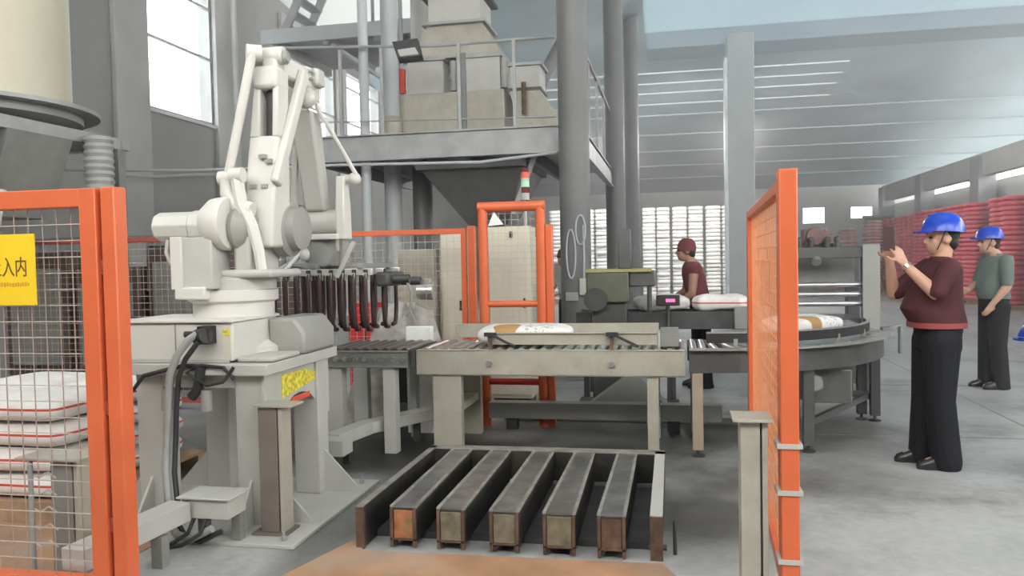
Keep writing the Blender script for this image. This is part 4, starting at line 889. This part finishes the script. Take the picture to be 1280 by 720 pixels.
MB().box(-2.50, -2.34, 7.68, 7.78, 0, 1.11).build('stand', BEIGE, vm)

# plastic film heaped over a machine
def heap():
    m = MB(); n = 22; rr = random.Random(5); cx, cy = -2.48, 7.03
    prof = [(.0, 1.0), (.18, .98), (.40, .86), (.62, .55), (.80, .18), (.95, .0)]
    rings = []
    vs = []; fs = []
    for j, (r, h) in enumerate(prof[1:]):
        for i in range(n):
            a = 2 * PI * i / n; w = 1 + .16 * math.sin(3 * a + j) + rr.uniform(-.09, .09)
            vs.append((cx + .62 * r * w * math.cos(a) + .05 * (1 - r), cy + .32 * r * w * math.sin(a) * .62, .0 + 1.12 * min(1, h * (1 + .10 * math.sin(5 * a + j)))))
    vs.append((cx + .04, cy, 1.13)); T = len(vs) - 1
    for j in range(len(prof) - 2): fs += [(j * n + i, (j + 1) * n + i, (j + 1) * n + (i + 1) % n, j * n + (i + 1) % n) for i in range(n)]
    fs += [(T, i, (i + 1) % n) for i in range(n)]
    fs.append(tuple((len(prof) - 2) * n + i for i in range(n)))
    return m.add(vs, fs)
tag(heap().build('plastic_sheet_heap', PLASTIC, smooth=True), 'crumpled dusty plastic sheet draped over a machine behind the pickup rollers', 'plastic sheet')
tag(MB().box(-2.28, -2.05, 6.64, 6.72, .0, .93).build('white_carton', PAPER, bevel=.004), 'white box standing in front of the plastic sheet heap', 'box')

# cables hanging on the nearest steel column
hc = thing('hanging_cable', 'pale looped cable and socket hanging on the big steel column', 'cable', (-1.15, 9.72, 1.0))
lo = lambda cx, cz, rx, rz, n=18: [(cx + rx * math.cos(2 * PI * k / n), 9.725, cz + rz * math.sin(2 * PI * k / n)) for k in range(n + 1)]
MB().tube(lo(-1.08, 1.84, .06, .18), .011, 6).tube(lo(-1.20, 1.55, .055, .30), .011, 6).tube([(-1.05, 9.735, 1.9), (-1.04, 9.735, 1.5), (-1.05, 9.735, 1.2)], .011, 6).build('cable_loop', PALECOL, hc)
Bx(-1.10, -1.01, 9.70, 9.75, 1.05, 1.25).build('socket', PALE, hc, .005)
MB().box(-1.27, -1.12, 9.70, 9.76, .98, 1.08).build('clip', STEEL, hc)

# ================================================================== SACKS
ORD = ['topmost', 'second', 'third', 'fourth', 'fifth', 'sixth', 'seventh', 'eighth', 'ninth', 'tenth', 'eleventh', 'twelfth', 'thirteenth', 'fourteenth', 'fifteenth', 'sixteenth', 'seventeenth', 'eighteenth', 'nineteenth', 'twentieth', 'twenty-first', 'twenty-second', 'twenty-third', 'lowest']
NTH = ['first', 'second', 'third', 'fourth', 'fifth', 'sixth']
def sack_mesh(name, L_, W, H, m, seed, nu=18, nv=8, e1=.45, e2=.35, rough=.06, ez=.75):
    rr = random.Random(seed); vs = []; fs = []; sg_ = lambda c, e: math.copysign(abs(c) ** e, c)
    ph = [rr.uniform(0, 6) for _ in range(4)]
    for j in range(1, nv):
        t = -PI / 2 + PI * j / nv
        for i in range(nu):
            a = 2 * PI * i / nu
            x, y_, z = sg_(math.cos(t), e1) * sg_(math.cos(a), e2), sg_(math.cos(t), e1) * sg_(math.sin(a), e2), sg_(math.sin(t), ez)
            k = 1 + rough * (math.sin(3 * x + ph[0]) * math.sin(4 * y_ + ph[1]) if abs(z) < .98 else 0)
            vs.append((x * L_ / 2 * (1 + rough * .4 * math.sin(4 * a + ph[2])), y_ * W / 2 * (1 + rough * .4 * math.sin(5 * a + ph[3])), H / 2 + z * H / 2 * k))
    vs.append((0, 0, 0)); vs.append((0, 0, H)); a, b = len(vs) - 2, len(vs) - 1
    for j in range(nv - 2): fs += [(j * nu + i, j * nu + (i + 1) % nu, (j + 1) * nu + (i + 1) % nu, (j + 1) * nu + i) for i in range(nu)]
    fs += [(a, (i + 1) % nu, i) for i in range(nu)] + [(b, (nv - 2) * nu + i, (nv - 2) * nu + (i + 1) % nu) for i in range(nu)]
    me = bpy.data.meshes.new(name); me.from_pydata(vs, [], fs); me.materials.append(m); me.shade_smooth(); return me
def place(name, me, loc, rz, label, cat, group=None):
    o = bpy.data.objects.new(name, me); COL.objects.link(o); o.location = loc; o.rotation_euler = (0, 0, rz); return tag(o, label, cat, group)
def lowpal(x0, x1, y0, y1, label, group=None, z=.13):
    t = thing('timber_pallet', label, 'pallet', ((x0 + x1) / 2, (y0 + y1) / 2, 0), group)
    for q in (y0, y1 - .1): Bx(x0, x1, q, q + .1, 0, z - .02).build('bearer', WOOD, t)
    Bx(x0, x1, y0, y1, z - .02, z).build('deck_board', WOOD, t); return t

# wall of white sacks
wm3 = [sack_mesh('white_sack', .515, .8, .122, WSACK, s, 14, 8, e1=.3, ez=.55, rough=.03) for s in range(3)]
edges = [(-3.95, -2.95), (-2.93, -1.95), (-1.93, -.98), (-.92, -.02), (.02, 1.02), (1.06, 2.06)]
for k, (a, b) in enumerate(edges):
    lowpal(a, b, 26, 26.85, 'timber pallet under the %s white sack stack from the left' % NTH[k], 'pallets under the white sacks')
    wd = (b - a) / 2
    for r in range(24):
        for j in range(2):
            o = place('white_sack', R.choice(wm3), (a + wd * (j + .5), 26.42 + R.uniform(-.06, .06), .13 + r * .1222), R.uniform(-.02, .02), 'white sack, %s layer, %s of its pair, %s white stack from the left' % (ORD[23 - r], ('left', 'right')[j], NTH[k]), 'sack', 'white sacks in the tall wall')
            o.scale = (wd / .55, 1, 1)
# red sacks
rm3 = [sack_mesh('red_sack', .62, .6, .122, RSACK, s, 14, 6) for s in range(3)]
for k, y0 in enumerate((19.2, 21.5, 24.05, 25.42, 26.8, 28.15)):
    lowpal(8.0, 8.65, y0, y0 + 1.28, 'timber pallet under the %s red stack from the near end' % NTH[k], 'pallets under the red sacks')
    for r in range(22):
        for j in range(2):
            place('red_sack', R.choice(rm3), (8.33 + R.uniform(-.03, .03), y0 + .32 + j * .64, .13 + r * .1222), PI / 2 + R.uniform(-.03, .03), 'red sack, %s layer, %s of its pair, %s red stack from the near end' % (ORD[21 - r] if r else 'lowest', ('near', 'far')[j], NTH[k]), 'sack', 'red sacks along the right wall')
m = MB()
for k in range(3):
    y0 = 29.5 + k * 1.38
    for r in range(22):
        for j in range(2):
            z = .0 + r * .125; m.loft([(8.33, y0 + .32 + j * .64, z + q * .12, .29 * s, .31 * s, .5) for q, s in ((0, .9), (.3, 1), (.7, 1), (1, .9))], 10)
tag(m.build('far_red_sacks', RSACK), 'farthest red sack stacks along the right wall', 'sacks', kind='stuff')
for k in range(3):   # second row, seen as the dark red side faces
    pass
pm3 = [sack_mesh('pale_printed_sack', .62, .7, .122, PSACK, s, 12, 6) for s in range(3)]
for k in range(3):
    x0, y0 = 6.05 + k * .72, 34.2 - k * .85; top = (18, 19, 21)[k]
    lowpal(x0 - .33, x0 + .33, y0 - .4, y0 + .4, 'timber pallet under the %s pink sack stack from the left' % NTH[k], 'pallets under the pink sacks')
    for r in range(top):
        place('pale_printed_sack', R.choice(pm3), (x0 + R.uniform(-.03, .03), y0 + R.uniform(-.05, .05), .13 + r * .1222), R.uniform(-.05, .05), 'pink and white sack, %s layer of the %s far stack from the left' % (ORD[top - 1 - r] if r else 'lowest', NTH[k]), 'sack', 'pink printed sacks by the back wall')

# loaded pallet behind the left fence
RIM = mat('white_sack_with_red_band', (.74, .73, .71), .7, 0, var=.06, scale=9, bump=.3, dirt=(.55, .14, .08), dscale=7, damt=.15)
_nt = RIM.node_tree; _b = _nt.nodes['Principled BSDF']; _src = _b.inputs['Base Color'].links[0].from_socket     # printed red line round the seam
_tc = _nt.nodes.new('ShaderNodeTexCoord'); _sp = _nt.nodes.new('ShaderNodeSeparateXYZ'); _nt.links.new(_tc.outputs['Object'], _sp.inputs[0])
_cm = _nt.nodes.new('ShaderNodeMath'); _cm.operation = 'COMPARE'; _cm.inputs[1].default_value = .088; _cm.inputs[2].default_value = .007; _nt.links.new(_sp.outputs['Z'], _cm.inputs[0])
_mx = _nt.nodes.new('ShaderNodeMix'); _mx.data_type = 'RGBA'; _nt.links.new(_cm.outputs[0], _mx.inputs['Factor']); _nt.links.new(_src, _mx.inputs['A']); _mx.inputs['B'].default_value = (.55, .07, .04, 1)
_nt.links.new(_mx.outputs['Result'], _b.inputs['Base Color'])
lm = [sack_mesh('cement_sack', .82, .5, .15, mm, s, 32, 14, rough=.05) for s, mm in ((11, RIM), (12, RIM), (13, RIM))]
lpal = lowpal(-4.95, -3.42, 4.0, 5.35, 'timber pallet loaded with plump white sacks behind the left fence')
names = ['front left', 'front right', 'rear left', 'rear right']
for lay in range(4):
    for q, (x, yy) in enumerate(((-4.5, 4.33), (-3.82, 4.33), (-4.5, 4.98), (-3.82, 4.98))):
        rz = (PI / 2 if lay % 2 == 0 else PI / 2) + R.uniform(-.06, .06)
        dxx = 0 if lay < 3 else R.uniform(-.03, .05)
        o = place('cement_sack', lm[(lay + q) % 3], (x + dxx, yy, .13 + lay * .1505), rz,
                  'plump white sack, %s of the %s layer on the left pallet' % (names[q], ('bottom', 'second', 'third', 'top')[lay]), 'sack', 'white sacks on the left pallet')
        o.scale = (.76, 1.25, 1)

# bags on the conveyors
pr = sack_mesh('printed_sack', .78, .46, .15, SACKPRINT, 21, 32, 14)
place('printed_sack', pr, (-1.17, 6.42, .818), .03, 'white printed sack with brown emblem riding the straight conveyor', 'sack')
place('printed_sack', sack_mesh('printed_sack', .74, .46, .15, SACKPRINT, 22, 32, 14, rough=.08), (1.08, 7.2, .818), .9, 'white printed sack riding round the curved conveyor', 'sack')
cr = mat('crumpled_white_bag', (.66, .64, .62), .5, 0, var=.2, scale=14, bump=.6)
for k, (x, yy, rz, lab) in enumerate(((-.12, 8.72, .2, 'crumpled white bag on the belt beside the sewing machine'), (.50, 8.72, -.15, 'crumpled white bag with red print on the belt beside the worker'))):
    o = place('crumpled_sack', sack_mesh('crumpled_sack', .55, .38, .17, (cr if k == 0 else RIM), 31 + k, 28, 12, rough=.2), (x, yy, .915), rz, lab, 'sack')

# ================================================================== PEOPLE
def fuse(mb, name, m, parent, voxel=.012, smooth=4):
    me = mb.mesh(name); o = bpy.data.objects.new(name, me); COL.objects.link(o)
    rm = o.modifiers.new('r', 'REMESH'); rm.mode = 'VOXEL'; rm.voxel_size = voxel; rm.use_smooth_shade = True
    sm_ = o.modifiers.new('s', 'SMOOTH'); sm_.factor = .5; sm_.iterations = smooth
    dg = bpy.context.evaluated_depsgraph_get(); nm = bpy.data.meshes.new_from_object(o.evaluated_get(dg))
    bpy.data.objects.remove(o); bpy.data.meshes.remove(me)
    nm.name = name; nm.materials.clear(); nm.materials.append(m); nm.shade_smooth()
    o = bpy.data.objects.new(name, nm); COL.objects.link(o); o.parent = parent; return o
V = Vector
def hand(mb, wrist, d, n, curl, side):
    """palm from the wrist along d, palm facing n; four fingers curling towards n, thumb from the side"""
    d, n = V(d).normalized(), V(n); n = (n - d * n.dot(d)).normalized(); l = n.cross(d) * side; w = V(wrist)
    for q in (-.026, -.009, .009, .026): mb.limb([w + d * .01 + l * q * .8, w + d * .088 + l * q], [.016, .014], 8)
    for q, Ln in ((-.029, .062), (-.010, .078), (.010, .083), (.029, .074)):
        p = w + d * .088 + l * q; pts = [p]; dd = d.copy()
        for k, fr in enumerate((.42, .32, .26)):
            ang = curl * (k + 1) / 2
            dd = d * math.cos(ang) + n * math.sin(ang); p = p + dd * Ln * fr; pts.append(p)
        mb.limb(pts, [.0095, .009, .0085, .0075], 8)
    p = w + d * .03 + l * .03; q1 = p + (d * .5 + l * .75 + n * .3).normalized() * .038; q2 = q1 + (d * .8 + l * .2 + n * .45).normalized() * .034
    mb.limb([p, q1, q2], [.014, .011, .009], 8)

def person(name, label, loc, rz, o):
    """built facing +x, +y is the figure's left; o holds pose and outfit"""
    t = thing(name, label, 'person', (0, 0, 0))
    skin = o.get('skin', SKIN); ln = o.get('lean', 0)            # lean: forward shift per metre above the hips
    F = lambda z: ln * max(0, z - .95)
    b = MB(); hd = V(o['head'])
    bel = o.get('belly', 0)
    gi = o.get('girth', 1)
    tors = [(0, .90, .115, .165), (0.005, 1.0, .115 + bel * .5, .155), (.01 + bel * .6, 1.10, .115 + bel, .150), (.005 + bel * .4, 1.2, .115 + bel * .6, .158), (-.005, 1.3, .112, .172), (-.02, 1.38, .095, .165), (-.03, 1.43, .065, .10)]
    tors = [(x - (gi - 1) * .25, z, rx * gi, ry * gi) for x, z, rx, ry in tors]
    b.loft([(x + F(z), 0, z, rx, ry, .85) for x, z, rx, ry in tors])
    b.limb([(-.03 + F(1.42), 0, 1.42), hd + V((-.025, 0, -.06))], [.062, .054])
    # head
    b.ball(hd + V((-.012, 0, .03)), .102, .082, .10).ball(hd + V((.03, 0, -.045)), .068, .06, .074)
    b.ball(hd + V((.062, 0, -.085)), .026, .03, .022)
    b.limb([hd + V((.083, 0, .02)), hd + V((.106, 0, -.022))], [.010, .016], 8); b.ball(hd + V((.085, 0, .036)), .014, .05, .012)
    b.ball(hd + V((.084, 0, -.058)), .013, .026, .009)
    for s in (1, -1):
        b.ball(hd + V((-.01, s * .078, -.008)), .024, .010, .034); b.ball(hd + V((.06, s * .038, -.025)), .025, .022, .022)
    # arms and hands
    arms = o['arms']
    for s, (sh_, el, wr, hdir, hn, curl) in arms.items():
        sg_ = 1 if s == 'l' else -1
        b.limb([sh_, el, V(el).lerp(V(wr), .3), wr], [.056, .044, .043, .029])
        hand(b, wr, hdir, hn, curl, -sg_)
    for s in (1, -1):
        lg = o['legs'][s]
        b.limb(lg, [.088, .055, .045]); b.limb([lg[2], V(lg[2]) + V((.12, 0, -.035))], [.045, .035])
    fuse(b, 'body', skin, t, .008, 3)
    # shirt
    c = MB(); hem = o.get('hem', .93)
    c.loft([(x + F(z), 0, z, rx + .014, ry + .014, .85) for x, z, rx, ry in ([(-(gi - 1) * .25, hem, (.122 + bel * .5) * gi, .168 * gi)] + [q for q in tors if q[1] > hem + .04])])
    for s, (sh_, el, wr, *_x) in arms.items():
        q = o.get('sleeve', .75)
        if q: c.limb([sh_, V(sh_).lerp(V(el), q)], [.072, .064])
    fuse(c, 'shirt', o['shirt'], t, .012, 5)
    if o.get('collar'):
        MB().lathe([(.072, 0), (.066, .03), (.06, .034), (.058, .0)], (-.028 + F(1.43), 0, 1.425), (-.05, 0, 1), 20).build('collar', o['collar'], t)
    # trousers
    p = MB(); gx = -(gi - 1) * .25; p.loft([(gx, 0, .82, .128 * gi, .17 * gi, .85), (gx + .005, 0, .92, .131 * gi, .172 * gi, .85), (gx + .003, 0, hem + .05, (.128 + bel * .4) * gi, .168 * gi, .85)])
    for s in (1, -1):
        lg = o['legs'][s]; a = V(lg[2])
        q_ = o.get('stout', 1)
        p.limb([lg[0], lg[1]], [.112 * q_, .088 * q_]); p.limb([lg[1], a + V((0, 0, -.03))], [.088 * q_, .09 * q_])
    fuse(p, 'trousers', o['trousers'], t, .012, 4)
    if o.get('belt'):
        bl = MB(); z = hem + .005; n = 32; bx_ = (.142 + bel * .5) * gi
        vs = [(.004 + bel * .15 + gx + r * bx_ * math.copysign(abs(math.cos(a)) ** .85, math.cos(a)), r * .188 * gi * math.copysign(abs(math.sin(a)) ** .85, math.sin(a)), zz) for zz in (z - .018, z + .018) for r in (1, .93) for a in [2 * PI * k / n for k in range(n)]]
        fs = []
        for k in range(n):
            k2 = (k + 1) % n; fs += [(k, k2, 2 * n + k2, 2 * n + k), (n + k2, n + k, 3 * n + k, 3 * n + k2), (k2, k, n + k, n + k2), (2 * n + k, 2 * n + k2, 3 * n + k2, 3 * n + k)]
        bl.add(vs, fs).build('belt', o['belt'], t)
    for s in (1, -1):
        a = V(o['legs'][s][2]); h = MB()
        h.loft([(a.x + .05, a.y, 0, .145, .047, .75), (a.x + .05, a.y, .022, .148, .05, .75), (a.x + .045, a.y, .05, .135, .046, .8), (a.x + .01, a.y, .085, .085, .042, .9), (a.x - .015, a.y, .115, .056, .04, 1)], 20)
        h.build('shoe', SHOE, t)
    for s in (1, -1): MB().ball(hd + V((.081, s * .034, .006)), .012, .013, .009, 10, 8).build('eye', EYE, t)
    hh = MB().ball(hd + V((-.028, 0, .035)), .092, .084, .098); hh.ball(hd + V((-.06, 0, -.03)), .05, .068, .06)
    fuse(hh, 'hair', HAIR, t, .01, 2)
    hat = o.get('hat')
    if hat == 'helmet':
        q = hd + V((-.01, 0, .045))
        MB().lathe([(.001, .135), (.045, .132), (.09, .114), (.12, .076), (.136, .027), (.14, 0), (.13, 0)], q, (-.06, 0, 1), 28).build('hard_hat', BLUEHAT, t)
        MB().prism([(q.x + .11 + .08 * math.cos(a), q.y + .11 * math.sin(a)) for a in [-PI / 2 + PI * k / 12 for k in range(13)]], 'z', q.z - .006, q.z + .006).build('hat_brim', BLUEHAT, t)
        MB().bar(q + V((-.11, 0, .098)), q + V((.095, 0, .108)), .02, .02).build('hat_ridge', BLUEHAT, t)
        MB().tube([q + V((.02, .095, 0)), q + V((.055, .065, -.11)), q + V((.062, 0, -.16)), q + V((.055, -.065, -.11)), q + V((.02, -.095, 0))], .004, 6).build('chin_strap', BLACK, t)
    elif hat == 'cap':
        q = hd + V((-.012, 0, .03))
        MB().lathe([(.001, .115), (.05, .11), (.09, .075), (.106, .02), (.107, -.03), (.1, -.03)], q, (-.05, 0, 1), 24).build('cap', MAROON2, t)
        MB().prism([(q.x + .08 + .085 * math.cos(a), q.y + .075 * math.sin(a)) for a in [-PI / 2 + PI * k / 10 for k in range(11)]], 'z', q.z - .005, q.z + .006).build('cap_peak', MAROON2, t)
    if o.get('watch'):
        w_, el = V(arms['l'][2]), V(arms['l'][1]); d = (w_ - el).normalized(); c0 = w_ - d * .035
        MB().cyl(c0 - d * .012, c0 + d * .012, .037).build('watch', GOLD, t)
    t.location = loc; t.rotation_euler = (0, 0, rz)
    return t

stand = {1: [(0, .095, .88), (.012, .10, .47), (-.02, .10, .075)], -1: [(0, -.095, .88), (.02, -.11, .47), (.02, -.11, .075)]}
person('person', 'man in blue helmet, maroon shirt and dark trousers holding up a phone', (1.80, 6.02, 0), PI + .06, dict(
    head=(-.035, 0, 1.585), belly=.06, stout=1.12, shirt=MAROON, trousers=NAVY, belt=BELT, hat='helmet', watch=True, hem=.985, sleeve=.9, girth=1.06, collar=MAROON,
    arms={'l': ((-.015, .19, 1.38), (.09, .24, 1.215), (.255, .12, 1.42), (.35, -.35, 1), (.3, -1, 0), .7),
          'r': ((-.015, -.19, 1.38), (.22, -.19, 1.20), (.285, -.07, 1.44), (.15, .35, 1), (.3, 1, 0), .7)},
    legs={1: [(0, .095, .88), (.012, .10, .47), (-.03, .10, .075)], -1: [(0, -.095, .88), (.03, -.10, .47), (.05, -.10, .075)]}))
ph = thing('phone', 'dark phone held up in both hands of the man in maroon', 'phone', (1.475, 5.93, 1.52))
pm = MB()
pa = V((1.475, 5.93, 1.59)); ax = V((math.cos(-.75), math.sin(-.75), 0)); nn = V((-ax.y, ax.x, 0))
def obb(c, ax, ay, az, hx, hy, hz):
    c = V(c); return MB().add([c + ax * sx * hx + ay * sy * hy + az * sz * hz for sz in (-1, 1) for sx, sy in ((-1, -1), (1, -1), (1, 1), (-1, 1))],
                              [(3, 2, 1, 0), (4, 5, 6, 7), (0, 1, 5, 4), (1, 2, 6, 5), (2, 3, 7, 6), (3, 0, 4, 7)])
obb(pa, ax, nn, V((0, 0, 1)), .042, .0045, .085).build('phone_case', PHONE, ph, .003)
obb(pa + nn * .005, ax, nn, V((0, 0, 1)), .038, .0008, .078).build('screen', BLACK, ph)

person('person', 'man in blue helmet and grey-green shirt standing farther back', (3.42, 9.5, 0), PI + .15, dict(
    head=(.06, 0, 1.575), belly=.02, shirt=SAGE, trousers=NAVY, hat='helmet', hem=.97, sleeve=.85, collar=SAGE,
    arms={'l': ((-.02, .2, 1.38), (.0, .25, 1.11), (.12, .2, .93), (.5, -.3, -1), (.2, -1, 0), .5),
          'r': ((-.02, -.2, 1.38), (.06, -.23, 1.13), (.22, -.10, 1.06), (1, .3, 0), (0, 1, -.3), .6)}, legs=stand))
person('person', 'worker in maroon cap and sleeveless maroon vest behind the belt', (.33, 9.35, 0), PI + .1, dict(
    head=(.17, 0, 1.555), lean=.28, skin=SKIN2, shirt=MAROON2, trousers=NAVY, hat='cap', sleeve=.12,
    arms={'l': ((.10, .2, 1.36), (.13, .23, 1.08), (.26, .16, .98), (1, -.1, -.2), (0, 0, -1), .3),
          'r': ((.10, -.2, 1.36), (.15, -.23, 1.09), (.32, -.14, 1.0), (1, .1, -.2), (0, 0, -1), .3)}, legs=stand))
person('person', 'worker in maroon cap and grey shirt half hidden by the big column', (-1.36, 10.95, 0), PI + .9, dict(
    head=(.12, 0, 1.50), lean=.22, skin=SKIN2, shirt=GREYCLOTH, trousers=NAVY, hat='cap', sleeve=.8,
    arms={'l': ((.08, .2, 1.36), (.12, .23, 1.10), (.3, .16, 1.02), (1, -.1, 0), (0, 0, -1), .3),
          'r': ((.08, -.2, 1.36), (.12, -.23, 1.10), (.3, -.14, 1.02), (1, .1, 0), (0, 0, -1), .3)}, legs=stand))
person('person', 'person at the right frame edge, only a shoe and hand in view', (2.62, 5.98, 0), PI + .1, dict(
    head=(.05, 0, 1.575), shirt=GREYCLOTH, trousers=NAVY, sleeve=.8,
    arms={'l': ((-.02, .2, 1.38), (-.02, .25, 1.10), (.13, .18, .99), (1, -.1, -.15), (0, -.2, -1), .9),
          'r': ((-.02, -.2, 1.38), (-.05, -.25, 1.11), (.05, -.24, .9), (.2, 0, -1), (0, 1, 0), .4)}, 
    legs={1: [(0, .095, .88), (.05, .10, .47), (.13, .10, .075)], -1: [(0, -.095, .88), (.0, -.10, .47), (-.05, -.10, .075)]}))
hh = thing('held_helmet', 'blue helmet held at hip height by the person at the frame edge', 'helmet', (2.34, 5.8, .9))
q = V((2.36, 5.80, .905))
MB().lathe([(.118, 0), (.126, 0), (.122, .025), (.108, .07), (.08, .105), (.04, .122), (.001, .125)], q, (.15, 0, 1), 28).build('shell', BLUEHAT, hh)
MB().prism([(q.x - .09 - .06 * math.cos(a), q.y + .10 * math.sin(a)) for a in [-PI / 2 + PI * k / 12 for k in range(13)]], 'z', q.z - .005, q.z + .007).build('brim', BLUEHAT, hh)

# ================================================================== DUSTY AIR
if HAZE:
    z0 = .02
    hb = MB().prism([(6.5, z0), (40.9, z0), (40.9, roof_z(40.9) - .2), (6.5, roof_z(6.5) - .2)], 'x', -8.55, 9.3)
    m = bpy.data.materials.new('dust_haze'); m.use_nodes = True; nt = m.node_tree; nt.nodes.remove(nt.nodes['Principled BSDF'])
    vs_ = nt.nodes.new('ShaderNodeVolumeScatter'); vs_.inputs['Color'].default_value = (.95, .975, 1, 1); vs_.inputs['Density'].default_value = HAZE; vs_.inputs['Anisotropy'].default_value = .3
    nt.links.new(vs_.outputs[0], nt.nodes['Material Output'].inputs['Volume'])
    o = hb.build('haze', m, smooth=False, kind='stuff'); tag(o, 'thin bluish dust haze filling the hall', 'haze', kind='stuff')
